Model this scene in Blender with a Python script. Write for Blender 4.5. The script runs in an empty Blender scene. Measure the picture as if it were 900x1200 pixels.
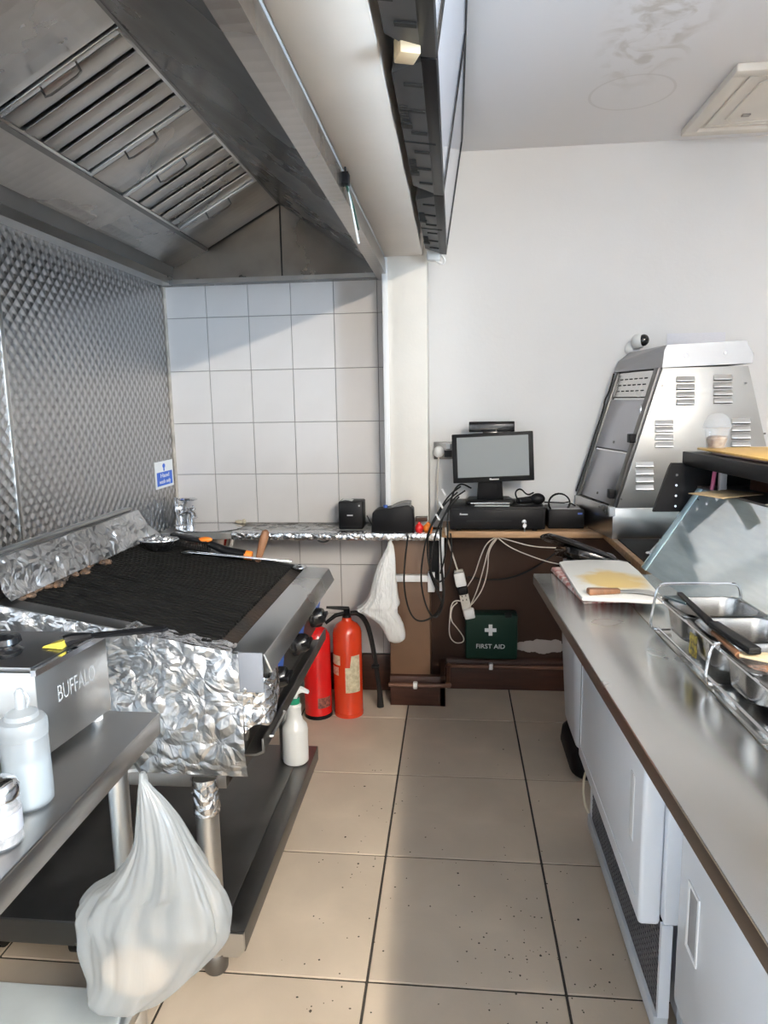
import bpy, bmesh, math, random
from mathutils import Vector, Matrix, noise
random.seed(7)
PI = math.pi
S = bpy.context.scene
COL = S.collection

# ------------------------------------------------------------------ camera
F_PX, PITCH, YAW, ROLL, CAM_H = 814.5745, .1571, .102, -.0177, 1.4366
FWD = Vector((-math.sin(YAW)*math.cos(PITCH), math.cos(YAW)*math.cos(PITCH), -math.sin(PITCH)))
RGT = Vector((math.cos(YAW), math.sin(YAW), 0)); UPV = RGT.cross(FWD)
R2 = RGT*math.cos(ROLL)+UPV*math.sin(ROLL); U2 = -RGT*math.sin(ROLL)+UPV*math.cos(ROLL)
CAM = Vector((0, 0, CAM_H))
cd = bpy.data.cameras.new('camera'); cam = bpy.data.objects.new('camera', cd); COL.objects.link(cam)
mw = Matrix.Identity(4)
for i in range(3):
    mw[i][0] = R2[i]; mw[i][1] = U2[i]; mw[i][2] = -FWD[i]; mw[i][3] = CAM[i]
cam.matrix_world = mw
cd.sensor_fit = 'VERTICAL'; cd.sensor_height = 24; cd.lens = F_PX*24/1200
cd.clip_start = .02
S.camera = cam
def U(px, py, ax, v):            # pixel of the photograph -> point where its ray meets a plane
    d = FWD+R2*((px-450)/F_PX)-U2*((py-600)/F_PX)
    t = (v-CAM[ax])/d[ax]
    return CAM+d*t
def UX(px, py, v): return U(px, py, 0, v)
def UY(px, py, v): return U(px, py, 1, v)
def UZ(px, py, v): return U(px, py, 2, v)

# ------------------------------------------------------------------ world, exposure
w = bpy.data.worlds.new('sky'); S.world = w; w.use_nodes = True
bg = w.node_tree.nodes['Background']
bg.inputs[0].default_value = (.64, .81, 1.0, 1); bg.inputs[1].default_value = 52.0
S.view_settings.view_transform = 'Standard'; S.view_settings.look = 'None'
S.view_settings.gamma = 1; S.view_settings.use_curve_mapping = False
S.view_settings.exposure = 0.05
S.cycles.use_denoising = True
S.cycles.max_bounces = 10; S.cycles.diffuse_bounces = 5; S.cycles.glossy_bounces = 4
S.cycles.transparent_max_bounces = 12
S.cycles.caustics_reflective = False; S.cycles.caustics_refractive = False
S.cycles.sample_clamp_indirect = 6
LAMP = 1000.0                       # strength of the ceiling tubes

# room
X0, X1, Y0, Y1, ZC = -1.378, 3.3, -2.8, 3.38, 2.548
# daylight comes in by the shop window in wall_right
pl_ = bpy.data.lights.new('window_portal', 'AREA'); pl_.shape = 'RECTANGLE'; pl_.size = 3.5; pl_.size_y = 1.65
pl_.cycles.is_portal = True
po = bpy.data.objects.new('window_portal', pl_); COL.objects.link(po)
po.location = (X1-.02, -.95, 1.575); po.rotation_euler = (PI/2, 0, PI/2)

# ------------------------------------------------------------------ materials
MATS = {}
def nd(nt, t, **kw):
    n = nt.nodes.new(t)
    for k, v in kw.items():
        if k.startswith('i_'):
            n.inputs[k[2:].replace('_', ' ')].default_value = v
        else: setattr(n, k, v)
    return n
def mat(name, col, rough=.5, metal=0, var=0, vscale=8, bump=0, bscale=40, stretch=None, col2=None, spec=None,
        rvar=0, coat=0, trans=0, alpha=1, emit=0, detail=4, dist=0, sss=0):
    if name in MATS: return MATS[name]
    m = bpy.data.materials.new(name); m.use_nodes = True; nt = m.node_tree
    b = nt.nodes['Principled BSDF']
    c = tuple(col)+(1,)
    b.inputs['Base Color'].default_value = c; b.inputs['Roughness'].default_value = rough; b.inputs['Metallic'].default_value = metal
    if spec is not None: b.inputs['Specular IOR Level'].default_value = spec
    if coat: b.inputs['Coat Weight'].default_value = coat; b.inputs['Coat Roughness'].default_value = .08
    if trans: b.inputs['Transmission Weight'].default_value = trans
    if alpha < 1: b.inputs['Alpha'].default_value = alpha
    if emit: b.inputs['Emission Color'].default_value = c; b.inputs['Emission Strength'].default_value = emit
    if var or bump or rvar:
        tc = nd(nt, 'ShaderNodeTexCoord'); mp = nd(nt, 'ShaderNodeMapping')
        nt.links.new(tc.outputs['Object'], mp.inputs['Vector'])
        if stretch: mp.inputs['Scale'].default_value = stretch
    if var or rvar:
        n = nd(nt, 'ShaderNodeTexNoise', i_Scale=vscale, i_Detail=detail, i_Distortion=dist)
        nt.links.new(mp.outputs[0], n.inputs['Vector'])
    if var:
        r = nd(nt, 'ShaderNodeValToRGB')
        d = col2 if col2 else tuple(max(0, x*(1-var)) for x in col)
        u = col if col2 else tuple(min(1, x*(1+var*.5)) for x in col)
        r.color_ramp.elements[0].position = .35; r.color_ramp.elements[1].position = .65
        r.color_ramp.elements[0].color = tuple(d)+(1,); r.color_ramp.elements[1].color = tuple(u)+(1,)
        nt.links.new(n.outputs['Fac'], r.inputs[0]); nt.links.new(r.outputs[0], b.inputs['Base Color'])
    if rvar:
        mr = nd(nt, 'ShaderNodeMapRange'); mr.inputs['From Min'].default_value = .3; mr.inputs['From Max'].default_value = .7
        mr.inputs['To Min'].default_value = max(.03, rough-rvar); mr.inputs['To Max'].default_value = rough+rvar
        nt.links.new(n.outputs['Fac'], mr.inputs[0]); nt.links.new(mr.outputs[0], b.inputs['Roughness'])
    if bump:
        n2 = nd(nt, 'ShaderNodeTexNoise', i_Scale=bscale, i_Detail=5)
        nt.links.new(mp.outputs[0], n2.inputs['Vector'])
        bp = nd(nt, 'ShaderNodeBump'); bp.inputs['Strength'].default_value = bump; bp.inputs['Distance'].default_value = .01
        nt.links.new(n2.outputs['Fac'], bp.inputs['Height']); nt.links.new(bp.outputs[0], b.inputs['Normal'])
    MATS[name] = m
    return m

M_white = mat('white_paint', (.72, .715, .715), .55, var=.04, vscale=1.5, bump=.08, bscale=60)
M_cream = mat('cream_paint', (.74, .70, .64), .6, var=.05, vscale=3, bump=.08, bscale=80)
M_trimw = mat('white_trim', (.78, .78, .78), .4)
M_tile = mat('white_glazed_tile', (.69, .66, .645), .16, var=.03, vscale=5, bump=.02, bscale=6, spec=.4)
M_grout = mat('wall_grout', (.32, .30, .29), .9)
M_ftile = mat('beige_floor_tile', (.57, .475, .375), .45, var=.12, vscale=3.5, detail=8, bump=.05, bscale=90, rvar=.08, dist=.4)
M_fgrout = mat('floor_grout', (.05, .042, .036), .95)
M_steel = mat('stainless_steel', (.56, .56, .55), .30, 1, var=.05, vscale=3, rvar=.04)
M_steelt = mat('steel_worktop', (.74, .73, .70), .24, 1, var=.05, vscale=5, rvar=.05, detail=3)
M_steeld = mat('dark_steel', (.20, .195, .19), .42, 1, var=.15, vscale=6, rvar=.08)
M_chrome = mat('chrome', (.75, .75, .76), .12, 1)
M_black = mat('black_plastic', (.006, .006, .007), .42, spec=.14)
M_blackg = mat('glossy_black_plastic', (.010, .010, .011), .16)
M_blackm = mat('matte_black', (.008, .008, .008), .85)
M_rubber = mat('black_rubber', (.010, .010, .010), .55, spec=.3)
M_iron = mat('charred_iron', (.009, .0085, .008), .6, 0, var=.5, vscale=25, bump=.15, bscale=120, rvar=.12, spec=.10)
M_char = mat('burnt_fat', (.03, .017, .009), .6, var=.6, vscale=12, bump=.3, bscale=80, col2=(.010, .008, .007))
M_wood = mat('oak_veneer', (.42, .25, .13), .45, var=.25, vscale=6, stretch=(1.5, 12, 12), bump=.03)
M_woodh = mat('worn_wood_handle', (.25, .115, .055), .5, var=.35, vscale=30, stretch=(1, 1, .2), bump=.08)
M_pine = mat('pale_wood', (.66, .52, .33), .6, var=.15, vscale=8, stretch=(1, 1, 6))
M_brown = mat('brown_paint', (.155, .085, .048), .5, var=.2, vscale=3, bump=.06, bscale=60)
M_dkwood = mat('dark_varnished_wood', (.045, .017, .010), .38, spec=.22, var=.3, vscale=6, stretch=(1, 10, 10), bump=.04)
M_copper = mat('painted_pipe', (.16, .075, .045), .35, .2, var=.2)
M_wplas = mat('white_plastic', (.76, .76, .75), .35)
M_fridge = mat('white_enamel', (.78, .82, .88), .25, var=.03, vscale=3)
M_red = mat('red_enamel', (.62, .012, .012), .22, coat=.4, var=.08, vscale=5)
M_red2 = mat('orange_red_enamel', (.60, .045, .012), .24, coat=.4, var=.08, vscale=5)
M_label = mat('paper_label', (.62, .55, .38), .7, var=.2, vscale=60, col2=(.42, .36, .24))
M_paper = mat('white_paper', (.78, .78, .76), .7)
M_greenbox = mat('dark_green_plastic', (.006, .024, .016), .45, spec=.16)
M_print = mat('white_print', (.72, .72, .72), .6)
M_blue = mat('blue_print', (.015, .11, .55), .35)
M_blueenam = mat('blue_enamel', (.06, .14, .50), .4)
M_green = mat('green_plastic', (.01, .22, .12), .4)
M_orange = mat('orange_plastic', (.85, .22, .02), .4)
M_redp = mat('red_plastic', (.70, .02, .02), .4)
M_yellow = mat('yellow_bristle', (.60, .48, .06), .7, var=.2, vscale=80)
M_tv = mat('dark_grey_plastic', (.050, .052, .056), .5, spec=.3)
M_screen = mat('switched_off_screen', (.13, .145, .148), .07, spec=.5)
M_tvscreen = mat('tv_screen', (.34, .34, .37), .12, spec=.6)
M_grey = mat('grey_card', (.20, .215, .25), .6)
M_board = mat('chopping_board_plastic', (.82, .80, .74), .5)
M_sauce = mat('brown_sauce', (.22, .075, .015), .25, var=.5, vscale=40, col2=(.06, .02, .008), bump=.3, bscale=90)
M_menu = mat('yellow_menu', (.80, .48, .14), .5, var=.15, vscale=60, stretch=(1, 8, 1))
M_card = mat('brown_cardboard', (.50, .36, .20), .7, var=.1)
M_pink = mat('pink_paper', (.62, .42, .40), .6, var=.2, vscale=30)
M_cream2 = mat('cream_wrapper', (.80, .74, .55), .6)
M_redpr = mat('red_packaging', (.45, .09, .07), .45, var=.5, vscale=60, col2=(.75, .65, .60))
M_cablew = mat('white_cable', (.62, .58, .52), .5)
M_dust = mat('crumbs', (.05, .04, .032), .9)
M_cav = mat('plaster', (.45, .42, .40), .8, var=.2, vscale=10)

# --- ceiling: paint with a water stain and a filled round patch
def ceiling_mat():
    m = mat('ceiling_paint', (.80, .79, .80), .7)
    nt = m.node_tree; b = nt.nodes['Principled BSDF']
    g = nd(nt, 'ShaderNodeNewGeometry')
    def dist(cx, cy, sx, sy):
        mp = nd(nt, 'ShaderNodeMapping'); mp.vector_type = 'POINT'
        mp.inputs['Location'].default_value = (-cx*sx, -cy*sy, 0); mp.inputs['Scale'].default_value = (sx, sy, 0)
        nt.links.new(g.outputs['Position'], mp.inputs['Vector'])
        l = nd(nt, 'ShaderNodeVectorMath', operation='LENGTH'); nt.links.new(mp.outputs[0], l.inputs[0])
        return l.outputs['Value']
    n = nd(nt, 'ShaderNodeTexNoise', i_Scale=9, i_Detail=6, i_Distortion=1.2)
    nt.links.new(g.outputs['Position'], n.inputs['Vector'])
    d = dist(.62, 2.35, 5.5, 1.9)
    mr = nd(nt, 'ShaderNodeMapRange'); mr.inputs['From Min'].default_value = .35; mr.inputs['From Max'].default_value = 1.0
    mr.inputs['To Min'].default_value = 1; mr.inputs['To Max'].default_value = 0; nt.links.new(d, mr.inputs[0])
    nr = nd(nt, 'ShaderNodeMapRange'); nr.inputs['From Min'].default_value = .47; nr.inputs['From Max'].default_value = .62
    nt.links.new(n.outputs['Fac'], nr.inputs[0])
    mu = nd(nt, 'ShaderNodeMath', operation='MULTIPLY'); nt.links.new(mr.outputs[0], mu.inputs[0]); nt.links.new(nr.outputs[0], mu.inputs[1])
    mx = nd(nt, 'ShaderNodeMix', data_type='RGBA'); mx.inputs['A'].default_value = (.80, .79, .80, 1); mx.inputs['B'].default_value = (.60, .57, .54, 1)
    nt.links.new(mu.outputs[0], mx.inputs['Factor'])
    d2 = dist(.655, 2.86, 1, 1)
    rg = nd(nt, 'ShaderNodeMath', operation='SUBTRACT'); nt.links.new(d2, rg.inputs[0]); rg.inputs[1].default_value = .15
    ab = nd(nt, 'ShaderNodeMath', operation='ABSOLUTE'); nt.links.new(rg.outputs[0], ab.inputs[0])
    lt = nd(nt, 'ShaderNodeMath', operation='LESS_THAN'); nt.links.new(ab.outputs[0], lt.inputs[0]); lt.inputs[1].default_value = .005
    lm = nd(nt, 'ShaderNodeMath', operation='MULTIPLY'); nt.links.new(lt.outputs[0], lm.inputs[0]); lm.inputs[1].default_value = .4
    mx2 = nd(nt, 'ShaderNodeMix', data_type='RGBA'); nt.links.new(mx.outputs['Result'], mx2.inputs['A']); mx2.inputs['B'].default_value = (.60, .58, .57, 1)
    nt.links.new(lm.outputs[0], mx2.inputs['Factor']); nt.links.new(mx2.outputs['Result'], b.inputs['Base Color'])
    return m
M_ceil = ceiling_mat()

# --- engine-turned (swirl polished) sheet: overlapping discs in offset rows
def swirl_mat():
    m = mat('swirl_polished_steel', (.5, .5, .5), .26, 1)
    nt = m.node_tree; b = nt.nodes['Principled BSDF']
    g = nd(nt, 'ShaderNodeNewGeometry'); mp = nd(nt, 'ShaderNodeMapping')
    mp.inputs['Rotation'].default_value = (PI/4, 0, 0); mp.inputs['Scale'].default_value = (0, 1, 1)
    nt.links.new(g.outputs['Position'], mp.inputs['Vector'])
    v = nd(nt, 'ShaderNodeTexVoronoi'); v.feature = 'F1'; v.inputs['Scale'].default_value = 29; v.inputs['Randomness'].default_value = 0
    nt.links.new(mp.outputs[0], v.inputs['Vector'])
    # height: each disc slopes, so one rim catches the light and the other falls dark
    sp = nd(nt, 'ShaderNodeVectorMath', operation='SUBTRACT'); nt.links.new(mp.outputs[0], sp.inputs[0]); nt.links.new(v.outputs['Position'], sp.inputs[1])
    sx = nd(nt, 'ShaderNodeSeparateXYZ'); nt.links.new(sp.outputs[0], sx.inputs[0])
    a1 = nd(nt, 'ShaderNodeMath', operation='ADD'); nt.links.new(sx.outputs['Y'], a1.inputs[0]); nt.links.new(sx.outputs['Z'], a1.inputs[1])
    a2 = nd(nt, 'ShaderNodeMath', operation='MULTIPLY_ADD'); nt.links.new(a1.outputs[0], a2.inputs[0]); a2.inputs[1].default_value = -14.0
    nt.links.new(v.outputs['Distance'], a2.inputs[2])
    bp = nd(nt, 'ShaderNodeBump'); bp.inputs['Strength'].default_value = .60; bp.inputs['Distance'].default_value = .010
    nt.links.new(a2.outputs[0], bp.inputs['Height']); nt.links.new(bp.outputs[0], b.inputs['Normal'])
    r = nd(nt, 'ShaderNodeValToRGB'); r.color_ramp.elements[0].position = .15; r.color_ramp.elements[1].position = .75
    r.color_ramp.elements[0].color = (.58, .58, .585, 1); r.color_ramp.elements[1].color = (.33, .33, .335, 1)
    nt.links.new(v.outputs['Distance'], r.inputs[0]); nt.links.new(r.outputs[0], b.inputs['Base Color'])
    return m
M_swirl = swirl_mat()

def hood_mat():
    m = mat('greasy_hood_steel', (.40, .385, .36), .30, 1)
    nt = m.node_tree; b = nt.nodes['Principled BSDF']
    g = nd(nt, 'ShaderNodeNewGeometry')
    v = nd(nt, 'ShaderNodeTexVoronoi'); v.inputs['Scale'].default_value = 26; v.inputs['Randomness'].default_value = 0
    nt.links.new(g.outputs['Position'], v.inputs['Vector'])
    n = nd(nt, 'ShaderNodeTexNoise', i_Scale=2.5, i_Detail=6, i_Distortion=.6); nt.links.new(g.outputs['Position'], n.inputs['Vector'])
    r = nd(nt, 'ShaderNodeValToRGB'); r.color_ramp.elements[0].position = .3; r.color_ramp.elements[1].position = .7
    r.color_ramp.elements[0].color = (.30, .28, .26, 1); r.color_ramp.elements[1].color = (.52, .50, .47, 1)
    nt.links.new(n.outputs['Fac'], r.inputs[0]); nt.links.new(r.outputs[0], b.inputs['Base Color'])
    mr = nd(nt, 'ShaderNodeMapRange'); mr.inputs['To Min'].default_value = .18; mr.inputs['To Max'].default_value = .42
    nt.links.new(n.outputs['Fac'], mr.inputs[0]); nt.links.new(mr.outputs[0], b.inputs['Roughness'])
    bp = nd(nt, 'ShaderNodeBump'); bp.inputs['Strength'].default_value = .12; bp.inputs['Distance'].default_value = .01
    nt.links.new(v.outputs['Distance'], bp.inputs['Height']); nt.links.new(bp.outputs[0], b.inputs['Normal'])
    return m
M_hood = hood_mat()
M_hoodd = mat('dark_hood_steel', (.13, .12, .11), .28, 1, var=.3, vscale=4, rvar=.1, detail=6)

def foil_mat(nm='crumpled_foil', s1=9, s2=26, st=.5, dark_reflect=False):
    m = mat(nm, (.78, .78, .79), .34 if dark_reflect else .24, 1)
    nt = m.node_tree; b = nt.nodes['Principled BSDF']
    g = nd(nt, 'ShaderNodeNewGeometry')
    n = nd(nt, 'ShaderNodeTexNoise', i_Scale=s1, i_Detail=3, i_Distortion=1.5); nt.links.new(g.outputs['Position'], n.inputs['Vector'])
    v = nd(nt, 'ShaderNodeTexVoronoi'); v.feature = 'DISTANCE_TO_EDGE'; v.inputs['Scale'].default_value = s2
    mixv = nd(nt, 'ShaderNodeVectorMath', operation='MULTIPLY_ADD'); mixv.inputs[1].default_value = (.06, .06, .06)
    nt.links.new(n.outputs['Color'], mixv.inputs[0]); nt.links.new(g.outputs['Position'], mixv.inputs[2]); nt.links.new(mixv.outputs[0], v.inputs['Vector'])
    ad = nd(nt, 'ShaderNodeMath', operation='MULTIPLY_ADD'); ad.inputs[1].default_value = 1.6
    nt.links.new(v.outputs['Distance'], ad.inputs[0]); nt.links.new(n.outputs['Fac'], ad.inputs[2])
    bp = nd(nt, 'ShaderNodeBump'); bp.inputs['Strength'].default_value = st; bp.inputs['Distance'].default_value = .012
    nt.links.new(ad.outputs[0], bp.inputs['Height']); nt.links.new(bp.outputs[0], b.inputs['Normal'])
    if dark_reflect:  # darker mottling in the base colour stands in for dark reflections
        n3 = nd(nt, 'ShaderNodeTexNoise', i_Scale=3, i_Detail=4, i_Distortion=.5); nt.links.new(g.outputs['Position'], n3.inputs['Vector'])
        r = nd(nt, 'ShaderNodeValToRGB'); r.color_ramp.elements[0].position = .34; r.color_ramp.elements[1].position = .58
        r.color_ramp.elements[0].color = (.40, .40, .40, 1); r.color_ramp.elements[1].color = (.70, .70, .71, 1)
        nt.links.new(n3.outputs['Fac'], r.inputs[0]); nt.links.new(r.outputs[0], b.inputs['Base Color'])
    return m
M_foil = foil_mat()
M_foil2 = foil_mat('smooth_creased_foil', 10, 24, .6, True)

def thin_glass(name, tint, gl=.10, rough=.03, haze=.0):
    m = bpy.data.materials.new(name); m.use_nodes = True; nt = m.node_tree
    out = nt.nodes['Material Output']; nt.nodes.remove(nt.nodes['Principled BSDF'])
    t = nd(nt, 'ShaderNodeBsdfTransparent'); t.inputs[0].default_value = tuple(tint)+(1,)
    g = nd(nt, 'ShaderNodeBsdfGlossy'); g.inputs['Roughness'].default_value = rough
    fr = nd(nt, 'ShaderNodeFresnel'); fr.inputs[0].default_value = 1.5
    mx = nd(nt, 'ShaderNodeMixShader'); nt.links.new(fr.outputs[0], mx.inputs[0]); nt.links.new(t.outputs[0], mx.inputs[1]); nt.links.new(g.outputs[0], mx.inputs[2])
    last = mx
    if haze:
        d = nd(nt, 'ShaderNodeBsdfDiffuse'); d.inputs[0].default_value = (.66, .80, .84, 1)  # streaky pale cyan diffuse painted in for the smeared bright reflections
        n = nd(nt, 'ShaderNodeTexNoise', i_Scale=3, i_Detail=6); tc = nd(nt, 'ShaderNodeTexCoord'); mp = nd(nt, 'ShaderNodeMapping')
        mp.inputs['Scale'].default_value = (1, 1.2, 9); mp.inputs['Rotation'].default_value = (0, .5, .3)
        nt.links.new(tc.outputs['Object'], mp.inputs[0]); nt.links.new(mp.outputs[0], n.inputs[0])
        mr = nd(nt, 'ShaderNodeMapRange'); mr.inputs['To Min'].default_value = haze*.4; mr.inputs['To Max'].default_value = haze*1.6
        nt.links.new(n.outputs['Fac'], mr.inputs[0])
        m2 = nd(nt, 'ShaderNodeMixShader'); nt.links.new(mr.outputs[0], m2.inputs[0]); nt.links.new(mx.outputs[0], m2.inputs[1]); nt.links.new(d.outputs[0], m2.inputs[2])
        last = m2
    nt.links.new(last.outputs[0], out.inputs[0])
    MATS[name] = m
    return m
M_win = thin_glass('window_glass', (.97, .98, .98))
M_glass = thin_glass('smeared_reflection_glass', (.86, .95, .95), rough=.06, haze=.34)
M_edge = mat('glass_edge', (.50, .68, .74), .15)
M_cup = None
def film(name, col, clear, tl=.5, gloss=.08, crumple=0):
    m = bpy.data.materials.new(name); m.use_nodes = True; nt = m.node_tree
    out = nt.nodes['Material Output']; nt.nodes.remove(nt.nodes['Principled BSDF'])
    d = nd(nt, 'ShaderNodeBsdfDiffuse'); d.inputs[0].default_value = tuple(col)+(1,)
    t = nd(nt, 'ShaderNodeBsdfTranslucent'); t.inputs[0].default_value = tuple(col)+(1,)
    a = nd(nt, 'ShaderNodeMixShader'); a.inputs[0].default_value = tl
    nt.links.new(d.outputs[0], a.inputs[1]); nt.links.new(t.outputs[0], a.inputs[2])
    tr = nd(nt, 'ShaderNodeBsdfTransparent'); b = nd(nt, 'ShaderNodeMixShader'); b.inputs[0].default_value = clear
    nt.links.new(a.outputs[0], b.inputs[1]); nt.links.new(tr.outputs[0], b.inputs[2])
    g = nd(nt, 'ShaderNodeBsdfGlossy'); g.inputs['Roughness'].default_value = .25
    c = nd(nt, 'ShaderNodeMixShader'); c.inputs[0].default_value = gloss
    nt.links.new(b.outputs[0], c.inputs[1]); nt.links.new(g.outputs[0], c.inputs[2])
    if crumple:
        tc = nd(nt, 'ShaderNodeTexCoord'); n = nd(nt, 'ShaderNodeTexNoise', i_Scale=22, i_Detail=5, i_Distortion=2.0); mp = nd(nt, 'ShaderNodeMapping')
        mp.inputs['Scale'].default_value = (1.6, 1.6, .22)
        nt.links.new(tc.outputs['Object'], mp.inputs[0]); nt.links.new(mp.outputs[0], n.inputs['Vector'])
        bp = nd(nt, 'ShaderNodeBump'); bp.inputs['Strength'].default_value = crumple; bp.inputs['Distance'].default_value = .01
        nt.links.new(n.outputs['Fac'], bp.inputs['Height'])
        for q in (d, t, g): nt.links.new(bp.outputs[0], q.inputs['Normal'])
    nt.links.new(c.outputs[0], out.inputs[0]); MATS[name] = m
    return m
M_cup = film('clear_cup_plastic', (.92, .93, .95), .80, .3, .10)
M_bag = film('thin_white_polythene', (.64, .67, .68), .50, crumple=.14)
M_bag2 = film('white_carrier_polythene', (.92, .92, .91), .03, .25, .06, crumple=.9)
M_bottle = film('frosted_bottle_plastic', (.60, .62, .63), .55, .5, .10)
M_spray = film('white_spray_plastic', (.90, .90, .88), .03, .25, .08)

# ------------------------------------------------------------------ mesh builder
class B:
    def __init__(s): s.v = []; s.f = []
    def add(s, vs, fs):
        o = len(s.v); s.v += [Vector(p) for p in vs]; s.f += [tuple(i+o for i in f) for f in fs]; return s
    def box(s, x0, x1, y0, y1, z0, z1):
        return s.add([(x0,y0,z0),(x1,y0,z0),(x1,y1,z0),(x0,y1,z0),(x0,y0,z1),(x1,y0,z1),(x1,y1,z1),(x0,y1,z1)],
                     [(0,3,2,1),(4,5,6,7),(0,1,5,4),(1,2,6,5),(2,3,7,6),(3,0,4,7)])
    def hexa(s, p):     # 8 corners: bottom 4 ccw, top 4 ccw
        return s.add(p, [(0,3,2,1),(4,5,6,7),(0,1,5,4),(1,2,6,5),(2,3,7,6),(3,0,4,7)])
    def prism(s, poly, ax, a, b):       # 2-D polygon swept along an axis
        n = len(poly)
        def P(q, t):
            if ax == 0: return (t, q[0], q[1])
            if ax == 1: return (q[0], t, q[1])
            return (q[0], q[1], t)
        vs = [P(q, a) for q in poly]+[P(q, b) for q in poly]
        fs = [tuple(range(n))[::-1], tuple(range(n, 2*n))]+[(i, (i+1) % n, (i+1) % n+n, i+n) for i in range(n)]
        return s.add(vs, fs)
    def cyl(s, p0, p1, r0, r1=None, n=20):
        p0 = Vector(p0); p1 = Vector(p1); r1 = r0 if r1 is None else r1
        d = (p1-p0).normalized(); a = d.orthogonal().normalized(); c = d.cross(a)
        vs = [p0+(a*math.cos(2*PI*i/n)+c*math.sin(2*PI*i/n))*r0 for i in range(n)]+[p1+(a*math.cos(2*PI*i/n)+c*math.sin(2*PI*i/n))*r1 for i in range(n)]
        return s.add(vs, [tuple(range(n))[::-1], tuple(range(n, 2*n))]+[(i, (i+1) % n, (i+1) % n+n, i+n) for i in range(n)])
    def lathe(s, prof, c, n=28, sx=1, sy=1):   # (r,z) profile around vertical axis at c (x,y,z0)
        vs = []; fs = []
        for r, z in prof:
            for i in range(n):
                t = 2*PI*i/n; vs.append((c[0]+r*sx*math.cos(t), c[1]+r*sy*math.sin(t), c[2]+z))
        m = len(prof)
        for j in range(m-1):
            for i in range(n):
                fs.append((j*n+i, j*n+(i+1) % n, (j+1)*n+(i+1) % n, (j+1)*n+i))
        if prof[0][0] > 1e-4: fs.append(tuple(range(n))[::-1])
        if prof[-1][0] > 1e-4: fs.append(tuple(range((m-1)*n, m*n)))
        return s.add(vs, fs)
    def tube(s, path, r, n=8, smooth=0):
        P = [Vector(p) for p in path]
        for _ in range(smooth):
            Q = [P[0]]
            for a, b in zip(P[:-1], P[1:]): Q += [a.lerp(b, .25), a.lerp(b, .75)]
            P = Q+[P[-1]]
        m = len(P); vs = []; fs = []; prev = None
        for k in range(m):
            d = (P[min(k+1, m-1)]-P[max(k-1, 0)])
            if d.length < 1e-9: d = Vector((0, 0, 1))
            d.normalize()
            if prev is None: a = d.orthogonal().normalized()
            else:
                a = prev-d*prev.dot(d)
                a = a.normalized() if a.length > 1e-6 else d.orthogonal().normalized()
            prev = a; c = d.cross(a)
            rr = r[k] if isinstance(r, (list, tuple)) and len(r) == m else (r if not isinstance(r, (list, tuple)) else r[0])
            for i in range(n):
                t = 2*PI*i/n; vs.append(P[k]+(a*math.cos(t)+c*math.sin(t))*rr)
        for k in range(m-1):
            for i in range(n): fs.append((k*n+i, k*n+(i+1) % n, (k+1)*n+(i+1) % n, (k+1)*n+i))
        fs += [tuple(range(n))[::-1], tuple(range((m-1)*n, m*n))]
        return s.add(vs, fs)
    def ell(s, c, rx, ry, rz, n=16, m=10):
        prof = [(max(math.sin(PI*j/m), 1e-3), -math.cos(PI*j/m)) for j in range(m+1)]
        vs = []; fs = []
        for r, z in prof:
            for i in range(n):
                t = 2*PI*i/n; vs.append((c[0]+rx*r*math.cos(t), c[1]+ry*r*math.sin(t), c[2]+rz*z))
        for j in range(m):
            for i in range(n): fs.append((j*n+i, j*n+(i+1) % n, (j+1)*n+(i+1) % n, (j+1)*n+i))
        return s.add(vs, fs)
    def grid(s, fn, nu, nv):
        vs = [fn(i/nu, j/nv) for j in range(nv+1) for i in range(nu+1)]
        fs = [(j*(nu+1)+i, j*(nu+1)+i+1, (j+1)*(nu+1)+i+1, (j+1)*(nu+1)+i) for j in range(nv) for i in range(nu)]
        return s.add(vs, fs)
    def xf(s, m):
        s.v = [m @ p for p in s.v]; return s
def rotz(c, a): return Matrix.Translation(Vector(c)) @ Matrix.Rotation(a, 4, 'Z') @ Matrix.Translation(-Vector(c))
def rotax(c, a, ax): return Matrix.Translation(Vector(c)) @ Matrix.Rotation(a, 4, ax) @ Matrix.Translation(-Vector(c))

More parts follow.
